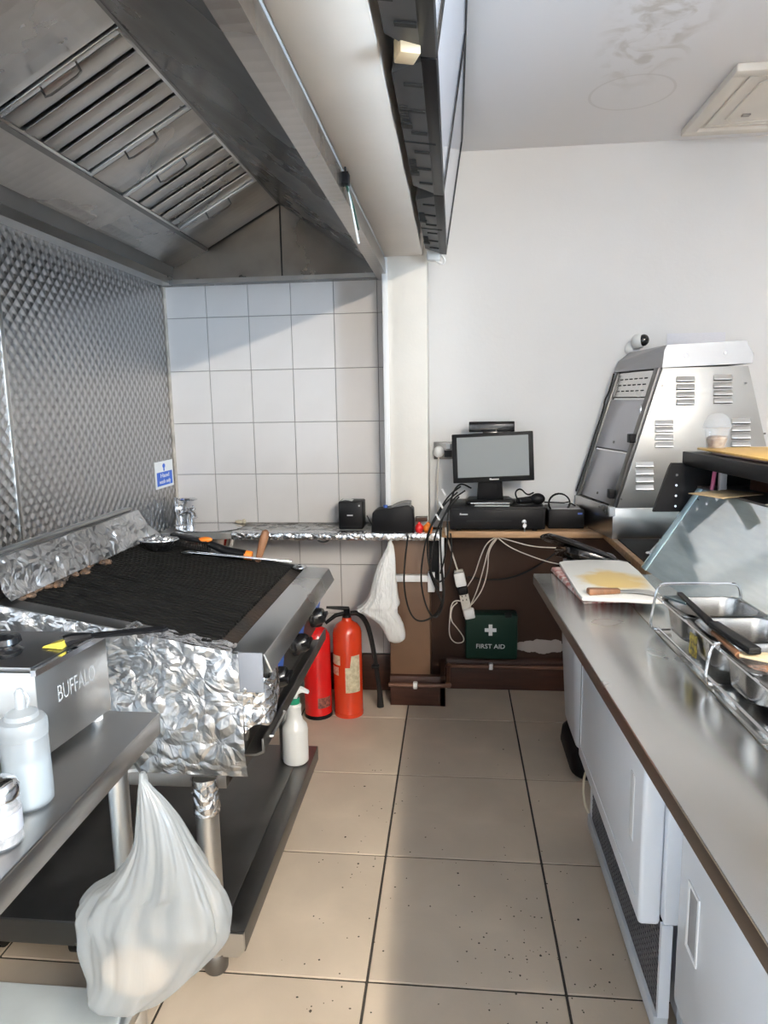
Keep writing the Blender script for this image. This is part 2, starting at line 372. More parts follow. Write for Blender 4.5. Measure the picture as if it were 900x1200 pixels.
ROOT = {}
def tag(o, label=None, cat=None, group=None, kind=None):
    if label: o['label'] = label
    if cat: o['category'] = cat
    if group: o['group'] = group
    if kind: o['kind'] = kind
    return o
def thing(name, label, cat, loc, group=None):
    o = bpy.data.objects.new(name, None); COL.objects.link(o); o.location = loc; o.empty_display_size = .05
    ROOT[o.name] = Vector(loc)
    return tag(o, label, cat, group)
def mk(name, b, m, parent=None, bevel=0, smooth=True, label=None, cat=None, group=None, kind=None, solid=0, seg=2, ang=35):
    if parent is None:
        xs = [p.x for p in b.v]; ys = [p.y for p in b.v]; zs = [p.z for p in b.v]
        off = Vector(((min(xs)+max(xs))/2, (min(ys)+max(ys))/2, min(zs)))
    else: off = ROOT[parent.name]
    me = bpy.data.meshes.new(name)
    me.from_pydata([p-off for p in b.v], [], b.f)
    bm = bmesh.new(); bm.from_mesh(me)
    bmesh.ops.recalc_face_normals(bm, faces=bm.faces)
    if bevel:
        ed = [e for e in bm.edges if len(e.link_faces) == 2 and e.calc_face_angle(0) > math.radians(30)]
        bmesh.ops.bevel(bm, geom=ed, offset=bevel, segments=seg, affect='EDGES', profile=.5, clamp_overlap=True)
    if solid:
        bmesh.ops.solidify(bm, geom=bm.faces[:], thickness=solid)
    bm.to_mesh(me); bm.free()
    if smooth:
        me.polygons.foreach_set('use_smooth', [True]*len(me.polygons)); me.set_sharp_from_angle(angle=math.radians(ang))
    me.materials.append(m)
    o = bpy.data.objects.new(name, me); COL.objects.link(o)
    if parent is None: o.location = off
    else: o.parent = parent
    ROOT[o.name] = off
    return tag(o, label, cat, group, kind)
def text(name, body, size, M, m, parent, ext=.0006, align='CENTER', sx=1):
    cu = bpy.data.curves.new(name, 'FONT'); cu.body = body; cu.size = size; cu.extrude = ext; cu.align_x = align; cu.resolution_u = 3
    t = bpy.data.objects.new(name, cu); COL.objects.link(t)
    bpy.context.view_layer.update()
    me = bpy.data.meshes.new_from_object(t.evaluated_get(bpy.context.evaluated_depsgraph_get()))
    bpy.data.objects.remove(t); bpy.data.curves.remove(cu)
    me.transform(M @ Matrix.Scale(sx, 4, (1, 0, 0)))
    off = ROOT[parent.name]
    me.transform(Matrix.Translation(-off))
    me.materials.clear(); me.materials.append(m)
    o = bpy.data.objects.new(name, me); COL.objects.link(o); o.parent = parent; ROOT[o.name] = off
    return o
def frame(origin, right, up):
    r = Vector(right).normalized(); u = Vector(up).normalized(); n = r.cross(u)
    M = Matrix.Identity(4)
    for i in range(3): M[i][0] = r[i]; M[i][1] = u[i]; M[i][2] = n[i]; M[i][3] = origin[i]
    return M
def bx(x0, x1, y0, y1, z0, z1): return B().box(x0, x1, y0, y1, z0, z1)
def fbm(x, y, z, s): return noise.fractal(Vector((x*s, y*s, z*s)), 1.0, 2.0, 4)

# ================================================================== structure
fl = mk('floor', bx(X0-.1, X1+.1, Y0-.1, Y1+.12, -.12, -.004), M_fgrout, kind='structure', label='beige square floor tiles with dark grout between the counters', smooth=False)
TS, GX, GY = .4912, -.2205, 2.9991
tile_cache = {}
def floor_tile(x0, x1, y0, y1):
    key = (round(x1-x0, 3), round(y1-y0, 3))
    if key not in tile_cache:
        b = bx(0, x1-x0, 0, y1-y0, -.012, 0)
        o = mk('tile', b, M_ftile, fl, bevel=.0015, seg=1); ROOT_o = o
        me = o.data; me.transform(Matrix.Translation(ROOT[fl.name])); tile_cache[key] = me
        o.location = Vector((x0, y0, 0))-ROOT[fl.name]
    else:
        o = bpy.data.objects.new('tile', tile_cache[key]); COL.objects.link(o); o.parent = fl
        o.location = Vector((x0, y0, 0))-ROOT[fl.name]
    return o
g = .0035
for i in range(-3, 9):
    for j in range(-1, 13):
        a0, a1 = GX+i*TS, GX+(i+1)*TS; b1, b0 = GY-j*TS, GY-(j+1)*TS
        a0 = max(a0, X0); a1 = min(a1, X1); b0 = max(b0, Y0); b1 = min(b1, Y1-.02)
        if a1-a0 > .03 and b1-b0 > .03: floor_tile(a0+g, a1-g, b0+g, b1-g)

mk('ceiling', bx(X0-.1, X1+.1, Y0-.1, Y1+.12, ZC, ZC+.1), M_ceil, kind='structure', smooth=False)
wb = mk('wall_back', bx(X0-.1, X1+.1, Y1, Y1+.12, 0, ZC), M_white, kind='structure', smooth=False)
wl = mk('wall_left', bx(X0-.1, X0, Y0-.1, Y1, 0, ZC), M_white, kind='structure', smooth=False)
M_dkwall = mat('shop_wall_paint', (.62, .63, .65), .6)
mk('wall_front', bx(X0, X1+.1, Y0-.1, Y0, 0, ZC), M_dkwall, kind='structure', smooth=False)
# right wall with the shop window
WY0, WY1 = -2.7, .8
wr = B().box(X1, X1+.1, Y0, Y1, 0, .75).box(X1, X1+.1, Y0, Y1, 2.40, ZC).box(X1, X1+.1, Y0, WY0, .75, 2.4).box(X1, X1+.1, WY1, Y1, .75, 2.4)
mk('wall_right', wr, M_dkwall, kind='structure', smooth=False)
wn = mk('window_1', B().box(X1+.02, X1+.07, WY0, WY1, .75, .80).box(X1+.02, X1+.07, WY0, WY1, 2.35, 2.4).box(X1+.02, X1+.07, WY0, WY0+.05, .8, 2.35).box(X1+.02, X1+.07, WY1-.05, WY1, .8, 2.35), M_trimw, kind='structure', bevel=.003)
mk('pane', bx(X1+.04, X1+.046, WY0+.05, WY1-.05, .8, 2.35), M_win, wn, smooth=False)

# tiled part of the back wall
XT1 = -.302
bk = B().box(X0, XT1, 3.327, Y1, 0, 2.03)
tb = mk('trim_3', bk, M_grout, kind='structure', smooth=False, label='white glazed wall tiles behind the grill')
wt = {}
xl = [-1.3784+.2048*c for c in range(6)]+[XT1]
xl[0] = X0+.004
for zs in ([.855, 1.098, 1.348, 1.598, 1.848, 2.02], [.0, .145, .395, .645, .820]):
    for z0, z1 in zip(zs[:-1], zs[1:]):
        for x0, x1 in zip(xl[:-1], xl[1:]):
            key = (round(x1-x0, 3), round(z1-z0, 3))
            if key not in wt:
                o = mk('tile', bx(0, x1-x0-.003, 0, .009, 0, z1-z0-.003), M_tile, tb, bevel=.0012, seg=1)
                o.data.transform(Matrix.Translation(ROOT[tb.name])); wt[key] = o.data
            else:
                o = bpy.data.objects.new('tile', wt[key]); COL.objects.link(o); o.parent = tb
            o.location = Vector((x0+.0015, 3.32, z0+.0015))-ROOT[tb.name]

# pillar and boxed beam
PX0, PX1, PY = -.302, -.118, 3.16
pil = mk('trim_1', bx(PX0, PX1, PY, Y1, .80, ZC), M_cream, kind='structure', bevel=.004, label='cream painted wall pillar')
mk('edge_strip', bx(PX0-.012, PX0+.012, PY-.012, PY+.15, .853, 2.06), M_trimw, pil, bevel=.002)
beam = mk('trim_2', bx(-.300, -.135, Y0, PY+.05, 2.063, ZC), mat('cream_beam_paint', (.90, .82, .74), .6, var=.04, vscale=3), kind='structure', bevel=.004, label='cream boxed ceiling beam along the hood')
mk('edge_strip', bx(-.318, -.300, Y0, 3.17, 2.063, 2.13), M_trimw, beam, bevel=.002)
lowp = mk('trim_4', bx(PX0-.003, PX1+.003, PY-.005, Y1, 0, .815), M_brown, kind='structure', bevel=.004, label='brown painted foot of the pillar')

# brown painted lower wall with a bare plaster patch
def brown_wall_mat():
    m = mat('chipped_dark_brown_paint', (.034, .017, .011), .5, spec=.18)
    nt = m.node_tree; b = nt.nodes['Principled BSDF']
    g_ = nd(nt, 'ShaderNodeNewGeometry')
    mp = nd(nt, 'ShaderNodeMapping'); c = (.43, 3.36, .225); s = (6.5, 0, 19)
    mp.inputs['Location'].default_value = (-c[0]*s[0], 0, -c[2]*s[2]); mp.inputs['Scale'].default_value = s
    nt.links.new(g_.outputs['Position'], mp.inputs[0])
    l = nd(nt, 'ShaderNodeVectorMath', operation='LENGTH'); nt.links.new(mp.outputs[0], l.inputs[0])
    n = nd(nt, 'ShaderNodeTexNoise', i_Scale=14, i_Detail=5); nt.links.new(g_.outputs['Position'], n.inputs['Vector'])
    a = nd(nt, 'ShaderNodeMath', operation='MULTIPLY_ADD'); a.inputs[1].default_value = 1.1
    nt.links.new(n.outputs['Fac'], a.inputs[0]); nt.links.new(l.outputs['Value'], a.inputs[2])
    lt = nd(nt, 'ShaderNodeMath', operation='LESS_THAN'); nt.links.new(a.outputs[0], lt.inputs[0]); lt.inputs[1].default_value = 1.25
    mx = nd(nt, 'ShaderNodeMix', data_type='RGBA'); mx.inputs['A'].default_value = (.034, .017, .011, 1); mx.inputs['B'].default_value = (.36, .32, .30, 1)
    nt.links.new(lt.outputs[0], mx.inputs['Factor']); nt.links.new(mx.outputs['Result'], b.inputs['Base Color'])
    return m
mk('trim_5', bx(PX1, 1.7, 3.362, Y1, 0, .823), brown_wall_mat(), kind='structure', smooth=False, label='dark brown painted lower wall with a chipped plaster patch')

# skirting boards
sk = B().prism([(3.345, 0), (3.362, 0), (3.362, .165), (3.350, .155), (3.345, .14)], 0, PX1+.08, 1.7)
mk('baseboard_back', sk, M_dkwood, kind='structure')
sk = B().prism([(3.135, 0), (3.156, 0), (3.156, .15), (3.14, .145), (3.135, .13)], 0, PX0-.003, PX1+.074).box(PX1+.05, PX1+.072, 3.135, 3.362, 0, .15)
mk('baseboard_pillar', sk, M_dkwood, kind='structure')
mk('baseboard_tile', bx(-.72, PX0-.003, 3.300, 3.322, 0, .19), M_dkwood, kind='structure', bevel=.003)

# swirl polished cladding on the left wall
for a, b_ in ((1.0, 2.052), (2.058, 3.312)):
    mk('panel', bx(X0, X0+.004, a, b_, .55, 2.03), M_swirl, wl, smooth=False)
mk('joint_strip', bx(X0+.003, X0+.008, 2.046, 2.064, .55, 2.03), M_steel, wl, bevel=.001)
mk('corner_strip', bx(X0+.002, X0+.010, 3.302, 3.320, .55, 2.03), mat('aged_sealant', (.52, .46, .40), .6, var=.3, vscale=20), wl)

# ceiling hatch
h = thing('ceiling_hatch', 'cream moulded access hatch set in the ceiling', 'hatch', (1.20, 2.97, ZC))
hx0, hx1, hy0, hy1 = .955, 1.46, 2.665, 3.265
fr = B()
for x0, x1, y0, y1 in ((hx0, hx1, hy0, hy0+.05), (hx0, hx1, hy1-.05, hy1), (hx0, hx0+.05, hy0+.05, hy1-.05), (hx1-.05, hx1, hy0+.05, hy1-.05)):
    fr.box(x0, x1, y0, y1, ZC-.028, ZC)
mk('frame', fr, M_cream, h, bevel=.006)
mk('panel', bx(hx0+.05, hx1-.05, hy0+.05, hy1-.05, ZC-.014, ZC), M_cream, h)
fr = B()
for x0, x1, y0, y1 in ((hx0+.07, hx1-.07, hy0+.07, hy0+.085), (hx0+.07, hx1-.07, hy1-.085, hy1-.07), (hx0+.07, hx0+.085, hy0+.085, hy1-.085), (hx1-.085, hx1-.07, hy0+.085, hy1-.085)):
    fr.box(x0, x1, y0, y1, ZC-.020, ZC-.012)
mk('moulding', fr, M_cream, h, bevel=.003)
fr = B().tube([(hx0+.13, 2.80, ZC-.016), (hx0+.16, 2.76, ZC-.016), (hx0+.30, 2.76, ZC-.016), (hx0+.33, 2.80, ZC-.016), (hx0+.33, 3.12, ZC-.016), (hx0+.30, 3.16, ZC-.016), (hx0+.16, 3.16, ZC-.016), (hx0+.13, 3.12, ZC-.016), (hx0+.13, 2.80, ZC-.016)], .004, 6)
mk('raised_outline', fr, M_cream, h)
mk('latch', B().box(1.135, 1.165, 3.08, 3.10, ZC-.020, ZC-.013), M_cav, h)

# ceiling batten lamps over the counter, behind the photographer
M_tube = mat('fluorescent_tube', (1.0, .90, .75), .4, emit=LAMP)
for y0, y1 in ((-2.72, -1.42), (-1.30, 0.0)):
    t = thing('batten_lamp', 'white ceiling batten with one bare fluorescent tube', 'lamp', (1.2, (y0+y1)/2, ZC), 'ceiling battens over the counter')
    mk('housing', bx(1.165, 1.235, y0, y1, ZC-.035, ZC), M_trimw, t, bevel=.004)
    for yy in (y0+.02, y1-.02): mk('tube_holder', bx(1.185, 1.215, yy-.012, yy+.012, ZC-.085, ZC-.03), M_wplas, t, bevel=.002)
    mk('tube', B().cyl((1.2, y0+.03, ZC-.068), (1.2, y1-.03, ZC-.068), .015, n=14), M_tube, t)

# ================================================================== extraction hood
HY0, HY1 = .15, 3.31
hd = thing('extraction_hood', 'large stainless steel extraction hood with baffle filters over the grill', 'extraction hood', (-.85, 1.7, 1.99))
# outer skin
mk('front_panel', B().prism([(-.345, 2.045), (-.345, 1.99), (-.297, 1.99), (-.297, 2.04), (-.322, 2.12), (-.322, ZC), (-.327, ZC), (-.327, 2.118), (-.302, 2.038), (-.302, 1.996), (-.339, 1.996), (-.339, 2.045)], 1, HY0, HY1), M_hood, hd)
mk('top_panel', bx(X0, -.322, HY0, HY1, ZC-.012, ZC), M_steel, hd)
mk('wall_lip', B().prism([(X0, 1.995), (-1.315, 1.995), (-1.315, 2.028), (-1.322, 2.028), (-1.322, 2.003), (X0, 2.003)], 1, HY0, HY1), M_steel, hd)
mk('grease_gutter', B().prism([(X0, 2.003), (-1.322, 2.028), (-1.30, 2.10), (-1.31, 2.11), (X0, 2.02)], 1, HY0, HY1), M_steeld, hd)
mk('rear_panel', B().prism([(-1.30, 2.075), (-1.135, 2.145), (-1.14, 2.155), (-1.305, 2.085)], 1, HY0, HY1), M_hood, hd)
A, R_ = Vector((-1.135, 0, 2.150)), Vector((-.79, 0, 2.335))     # filter plane from the wall side up to the ridge
nrm = Vector((R_.z-A.z, 0, -(R_.x-A.x))).normalized()           # points down and towards the aisle
def fp(u, y, d=0):
    p = A.lerp(R_, u)+nrm*d; return (p.x, y, p.z)
def slab(b, u0, u1, y0, y1, d0, d1):
    return b.hexa([fp(u0, y0, d0), fp(u1, y0, d0), fp(u1, y1, d0), fp(u0, y1, d0), fp(u0, y0, d1), fp(u1, y0, d1), fp(u1, y1, d1), fp(u0, y1, d1)])
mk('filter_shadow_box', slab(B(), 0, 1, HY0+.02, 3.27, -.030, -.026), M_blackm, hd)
for y0, y1 in ((.20, .90), (.92, 1.735), (2.225, 2.415), (2.935, 3.27)):
    mk('blank_panel', slab(B(), .01, .99, y0, y1, -.006, 0), M_hood, hd, bevel=.0015)
for y0, y1 in ((1.745, 2.215), (2.425, 2.925)):
    fs_ = mk('baffle_filter', slab(slab(slab(slab(B(), .01, .035, y0, y1, -.02, .004), .965, .99, y0, y1, -.02, .004), .035, .965, y0, y0+.02, -.02, .004), .035, .965, y1-.02, y1, -.02, .004), M_steel, hd, bevel=.001)
    n = 5; L = (y1-y0-.04)/n
    for k in range(n):
        mk('slat', slab(B(), .035, .965, y0+.02+k*L+.010, y0+.02+(k+1)*L-.010, -.012, 0), M_hood, fs_, bevel=.002)
    for yy in (y0+.012, y1-.012):
        hb = B().tube([fp(.36, yy, .002), fp(.36, yy, .028), fp(.40, yy, .032), fp(.60, yy, .032), fp(.64, yy, .028), fp(.64, yy, .002)], .0035, 6)
        mk('handle', hb, M_steeld, fs_)
mk('ridge_strip', slab(B(), .985, 1.01, HY0, 3.27, -.004, .004), M_steeld, hd)
mk('lower_strip', slab(B(), -.03, .012, HY0, 3.27, -.004, .005), M_steeld, hd)
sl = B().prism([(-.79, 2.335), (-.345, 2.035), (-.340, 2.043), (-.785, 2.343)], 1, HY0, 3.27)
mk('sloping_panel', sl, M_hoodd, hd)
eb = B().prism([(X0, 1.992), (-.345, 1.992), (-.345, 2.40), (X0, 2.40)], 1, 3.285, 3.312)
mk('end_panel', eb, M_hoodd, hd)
mk('end_lip', B().prism([(3.285, 1.992), (3.235, 1.992), (3.235, 2.012), (3.241, 2.012), (3.241, 1.998), (3.285, 1.998)], 0, -1.315, -.345), M_steeld, hd)
mk('end_seam', bx(-.793, -.787, 3.281, 3.286, 2.01, 2.33), M_blackm, hd)
mk('near_panel', bx(X0, -.302, HY0-.006, HY0, 1.992, ZC), M_steel, hd)

# strip of white ribbon on a black clip at the hood front
rb = thing('hanging_ribbon', 'white ribbon hanging from a black clip on the hood front', 'ribbon', (-.292, 2.0, 2.0))
mk('clip', B().box(-.300, -.282, 1.965, 2.0, 2.02, 2.05).cyl((-.291, 1.98, 2.05), (-.291, 1.97, 2.075), .003, n=6), M_black, rb, bevel=.002)
mk('ribbon', B().hexa([(-.290, 1.985, 2.025), (-.287, 1.985, 2.025), (-.287, 1.999, 2.025), (-.290, 1.999, 2.025), (-.286, 2.16, 1.905), (-.282, 2.16, 1.905), (-.282, 2.18, 1.91), (-.286, 2.18, 1.91)]), M_paper, rb)
mk('cord', B().tube([(-.290, 1.99, 2.02), (-.285, 2.08, 1.985), (-.293, 2.24, 1.965)], .004, 6, 2), mat('dark_green_cord', (.01, .06, .04), .5), rb)

# ================================================================== menu screens on the beam
def tv(y0, y1, label):
    t = thing('menu_screen', label, 'screen', (-.03, (y0+y1)/2, 2.05), 'menu screens along the beam')
    bt = Vector((-.033, 0, 2.05)); tp = Vector((.037, 0, 2.51)); d = (tp-bt).normalized(); nn = Vector((-d.z, 0, d.x))   # nn to the back
    y1 -= .004
    def q(h_, k, y): p = bt+d*h_+nn*k; return (p.x, y, p.z)
    H = (tp-bt).length
    def slabq(b, h0, h1, k0, k1, ya, yb, yc=None, yd=None):
        yc = ya if yc is None else yc; yd = yb if yd is None else yd
        return b.hexa([q(h0, k0, ya), q(h0, k0, yb), q(h1, k0, yb), q(h1, k0, ya), q(h0, k1, yc), q(h0, k1, yd), q(h1, k1, yd), q(h1, k1, yc)])
    bz = B()
    for a in ((0, .02, y0, y1), (H-.02, H, y0, y1), (.02, H-.02, y0, y0+.016), (.02, H-.02, y1-.016, y1)): slabq(bz, a[0], a[1], -.002, .028, a[2], a[3])
    mk('bezel', bz, M_black, t, bevel=.0015)
    mk('screen', slabq(B(), .02, H-.02, .002, .02, y0+.016, y1-.016), M_tvscreen, t, smooth=False)
    hb = mk('back_housing', slabq(B(), .0, H-.03, .02, .088, y0+.004, y1-.004, y0+.07, y1-.07), M_tv, t, bevel=.003)
    ym = (y0+y1)/2
    for k in range(6):
        yy = y0+.11+k*(y1-y0-.22)/5
        mk('slot', slabq(B(), -.003, .002, .028, .066, yy-.006, yy+.006), M_blackm, hb)
    for s_ in (-1, 1):
        yc = ym+s_*.17
        for k in range(7):
            slabq_b = slabq(B(), -.0035, .002, .066, .084, yc-.042+k*.013, yc-.036+k*.013)
            mk('vent_rib', slabq_b, M_blackm, hb)
        mk('socket_recess', slabq(B(), -.003, .004, .062, .087, yc+.052, yc+.080), M_blackm, hb)
    mk('wall_mount', slabq(B(), .12, .35, .085, .100, ym-.12, ym+.12), M_black, t)
    mk('seam', slabq(B(), -.002, .002, .010, .088, ym-.002, ym+.002), M_blackm, hb)
tv(2.245, 3.105, 'dark menu screen hung beside the beam, next to the white wall')
tv(1.383, 2.243, 'dark menu screen hung beside the beam, between the two other screens')
tv(.521, 1.381, 'dark menu screen hung beside the beam, with the wood wedge at its end')
wd = B().box(-.112, -.074, 1.40, 1.445, 2.040, 2.080).xf(rotz((-.1, 1.42, 2.06), .35))
wd.xf(Matrix.Translation((.012, -.075, .0)))
mk('wood_wedge', wd, M_pine, bevel=.003, label='pale wooden packing block wedged between beam and screens', cat='wood block')
cb = thing('cable_clump', 'white clump of cable and junction box at the end of the screens', 'cable', (-.085, 3.13, 2.03))
mk('junction_box', bx(-.115, -.058, 3.10, 3.150, 2.03, 2.075), M_wplas, cb, bevel=.008)
mk('cable', B().tube([(-.08, 3.12, 2.035), (-.05, 3.13, 2.015), (-.035, 3.12, 2.03), (-.06, 3.11, 2.06), (-.10, 3.12, 2.03), (-.09, 3.15, 2.07)], .006, 6, 2), M_wplas, cb)

# ================================================================== notice on the steel wall
sg = thing('notice', 'small blue and white notice on the steel wall above the tap', 'sign', (X0+.005, 3.17, 1.05))
sy0, sy1, sz0, sz1 = 3.075, 3.278, 1.052, 1.178
xs_ = X0+.004
mk('plate', bx(xs_, xs_+.002, sy0, sy1, sz0, sz1), M_paper, sg)
mk('blue_field', bx(xs_+.0015, xs_+.003, sy0+.014, sy1-.014, sz0+.012, sz0+.076), M_blue, sg)
mk('pictogram', B().ell((xs_+.003, 3.172, sz0+.104), .0012, .016, .011).box(xs_+.0015, xs_+.0032, 3.166, 3.178, sz0+.080, sz0+.096), M_blue, sg)
fr_ = lambda z, y=3.1765: frame((xs_+.0035, y, z), (0, 1, 0), (0, 0, 1))
text('lettering', 'Hand', .028, fr_(sz0+.050), M_print, sg, sx=1.7)
text('lettering', 'wash only', .028, fr_(sz0+.022), M_print, sg, sx=1.15)

# ================================================================== ledge, basin, tap
ZL = .853
LF = 3.062
lb = B().box(-1.02, PX0-.003, LF, 3.318, ZL-.030, ZL).box(PX0-.003, -.058, LF, PY-.006, ZL-.030, ZL)
led = mk('ledge', lb, mat('grey_laminate', (.36, .36, .35), .28, var=.1, vscale=20, rvar=.08), bevel=.003, label='narrow grey ledge with foil wrapped front edge along the tiled wall', cat='ledge')
def foil_sheet(fn, nu, nv, amp, s, seed=0, nrm_=None):
    def f(u, v):
        p, n_ = fn(u, v)
        p = Vector(p); n_ = Vector(n_)
        h1 = noise.fractal(p*s+Vector((seed, seed, 0)), 1.0, 2.1, 4)
        h2 = abs(noise.noise(p*s*2.3+Vector((0, seed, seed))))
        return p+n_*(h1*amp+h2*amp*.8)
    return B().grid(f, nu, nv)
prof = [(LF+.05, ZL+.002), (LF+.012, ZL+.004), (LF-.004, ZL-.002), (LF-.007, ZL-.018), (LF-.004, ZL-.034), (LF+.02, ZL-.036)]
def lf(u, v):
    k = v*(len(prof)-1); i = min(int(k), len(prof)-2); t = k-i
    a, b = prof[i], prof[i+1]
    return (-1.02+u*.962, a[0]+(b[0]-a[0])*t, a[1]+(b[1]-a[1])*t), (0, -.8, .5 if v < .5 else -.4)
mk('foil_edging', foil_sheet(lf, 160, 12, .003, 30), M_foil, led)
bs = thing('hand_basin', 'steel hand basin sunk in the ledge corner under the tap', 'basin', (-1.19, 3.19, ZL))
cx, cy = -1.175, 3.185
mk('bowl', B().lathe([(.165, .004), (.155, .006), (.147, .002), (.135, -.03), (.11, -.085), (.05, -.10), (.0005, -.102), (.0005, -.106), (.055, -.105), (.118, -.09), (.145, -.03), (.165, .0)], (cx, cy, ZL), 32, 1.0, .74), M_chrome, bs)
fl_ = B(); N = 32
outer = [(-1.372, 3.05), (-1.02, 3.05), (-1.02, 3.318), (-1.372, 3.318)]
ring = [(cx+.160*math.cos(2*PI*i/N), cy+.160*.74*math.sin(2*PI*i/N)) for i in range(N)]
def proj(x, y):
    dx, dy = x-cx, y-cy; ts = []
    if dx > 1e-9: ts.append((-1.02-cx)/dx)
    if dx < -1e-9: ts.append((-1.372-cx)/dx)
    if dy > 1e-9: ts.append((3.318-cy)/dy)
    if dy < -1e-9: ts.append((3.05-cy)/dy)
    t = min(ts); return (cx+dx*t, cy+dy*t)
for z in (ZL, ZL-.028):
    fl_.v += [Vector((x, y, z)) for x, y in ring]+[Vector(proj(*p)+(z,)) for p in ring]
for i in range(N):
    j = (i+1) % N
    fl_.f += [(i, j, N+j, N+i), (2*N+i, 3*N+i, 3*N+j, 2*N+j), (N+i, N+j, 3*N+j, 3*N+i), (i, 2*N+i, 2*N+j, j)]
mk('surround', fl_, M_steel, bs)
tp = thing('basin_tap', 'old chrome lever tap at the corner of the basin', 'tap', (-1.325, 3.21, ZL))
mk('body', B().lathe([(.030, 0), (.030, .01), (.024, .014), (.022, .06), (.026, .075), (.026, .10), (.018, .115), (.001, .118)], (-1.325, 3.21, ZL), 20), M_chrome, tp)
mk('side_body', B().lathe([(.020, 0), (.018, .06), (.020, .085), (.010, .095), (.001, .096)], (-1.275, 3.22, ZL), 16), M_chrome, tp)
mk('lever', B().lathe([(.001, 0), (.030, .004), (.036, .010), (.028, .016), (.001, .018)], (-1.275, 3.20, ZL+.128), 20, 1.35, .8), M_chrome, tp)
mk('spindle', B().cyl((-1.30, 3.205, ZL+.09), (-1.285, 3.20, ZL+.132), .010, n=12).cyl((-1.335, 3.21, ZL+.10), (-1.335, 3.21, ZL+.145), .011, n=12), M_chrome, tp)
mk('spout', B().tube([(-1.31, 3.20, ZL+.065), (-1.27, 3.18, ZL+.085), (-1.235, 3.16, ZL+.080), (-1.225, 3.15, ZL+.055)], .013, 12, 2), M_chrome, tp)
mk('cross_head', B().cyl((-1.262, 3.165, ZL+.095), (-1.222, 3.15, ZL+.098), .006, n=8).cyl((-1.24, 3.14, ZL+.085), (-1.24, 3.175, ZL+.108), .006, n=8), M_chrome, tp)
mk('soap_crumb', B().ell((-1.06, 3.30, ZL+.010), .020, .010, .010).ell((-1.035, 3.303, ZL+.012), .011, .009, .012), mat('soap', (.55, .48, .36), .6), label='yellowed soap sliver at the back rim of the basin', cat='soap')
mk('cable_hook', B().tube([(-.64, 3.18, ZL-.030), (-.645, 3.17, ZL-.055), (-.615, 3.17, ZL-.068), (-.585, 3.17, ZL-.055), (-.583, 3.175, ZL-.030)], .0045, 6, 2), M_steeld, label='dark wire loop hanging under the ledge', cat='hook')

# wooden ledge on the right, and the wooden counter under the heated cabinet
mk('wooden_counter', B().prism([(-.056, 3.105), (.655, 3.105), (.655, 2.40), (1.75, 2.40), (1.75, Y1-.001), (-.056, Y1-.001)], 2, ZL-.030, ZL), M_wood, bevel=.003, label='oak veneer counter carrying the cash drawer and the heated cabinet', cat='counter')

# white batten bracket on the brown pillar foot
br = thing('shelf_bracket', 'white painted wooden bracket under the foil edged ledge', 'bracket', (-.17, 3.12, .55))
mk('crossbar', bx(-.292, -.118, 3.120, 3.154, .612, .642), M_trimw, br, bevel=.002)
mk('block', bx(-.122, -.090, 3.115, 3.154, .565, .655), M_trimw, br, bevel=.002)
mk('upright', bx(-.068, -.046, 3.100, 3.125, .575, ZL-.028), M_trimw, br, bevel=.002)
mk('dark_gap_strip', bx(-.116, -.07, 3.14, 3.155, .62, ZL-.032), M_black, br)  # black strip filling the dark gap between block and upright

# ================================================================== things on the ledge
def cable(name, pts, r, m, label, parent=None, sm=3, n=6, cat='cable'):
    return mk(name, B().tube(pts, r, n, sm), m, parent, label=label, cat=None if parent else cat)
p1 = thing('label_printer', 'small black cube printer by the tiled wall', 'printer', (-.478, 3.20, ZL))
mk('body', bx(-.535, -.422, 3.15, 3.26, ZL, ZL+.130), M_black, p1, bevel=.006)
mk('front_line', bx(-.537+.004, -.426, 3.148, 3.152, ZL+.012, ZL+.015), M_blackm, p1)
mk('logo', bx(-.495, -.468, 3.1485, 3.1505, ZL+.064, ZL+.069), M_print, p1)
mk('button', bx(-.441, -.434, 3.1485, 3.1505, ZL+.108, ZL+.115), M_print, p1)
mk('paper', B().grid(lambda u, v: (-.525+u*.07, 3.17+v*.06, ZL+.132+.004*math.sin(u*5)), 6, 3), M_paper, p1, solid=.0008)
p2 = thing('receipt_printer', 'black receipt printer with a curved grey top in front of the pillar', 'printer', (-.278, 3.11, ZL))
mk('body', B().prism([(-.375, ZL), (-.182, ZL), (-.182, ZL+.105), (-.205, ZL+.125), (-.25, ZL+.118), (-.35, ZL+.105), (-.368, ZL+.09)], 1, 3.072, 3.152), M_black, p2, bevel=.006)
mk('roll_cover', B().prism([(-.28+.086*(k/10), ZL+.108+.030*math.sin(PI*(.15+.85*k/10)*.62)) for k in range(11)]+[(-.194, ZL+.10), (-.28, ZL+.10)], 1, 3.078, 3.146), mat('dark_grey_cover', (.10, .10, .10), .35), p2)
mk('knob', B().cyl((-.31, 3.10, ZL+.10), (-.31, 3.10, ZL+.122), .010, n=12), M_blueenam, p2)
for nm, x, m_, lab in (('bottle_stopper', -.158, M_redp, 'red rounded bottle stopper on the foil edged ledge'), ('bottle_stopper', -.118, M_orange, 'orange rounded bottle stopper on the foil edged ledge')):
    k = 1 if m_ is M_redp else 1.15
    mk(nm, B().lathe([(.012*k, 0), (.016*k, .004), (.019*k, .014), (.018*k, .026), (.012*k, .034), (.007*k, .038), (.006*k, .044), (.0008, .046)], (x, 3.095, ZL), 18), m_, label=lab, cat='stopper')
mk('wood_offcut', bx(-.175, -.122, 3.10, 3.150, ZL+.045, ZL+.062), M_dkwood)
o_ = bpy.data.objects['wood_offcut']; o_.location.z = ZL+.046; o_['label'] = 'dark wooden offcut lying across the two bottle stoppers'; o_['category'] = 'wood block'

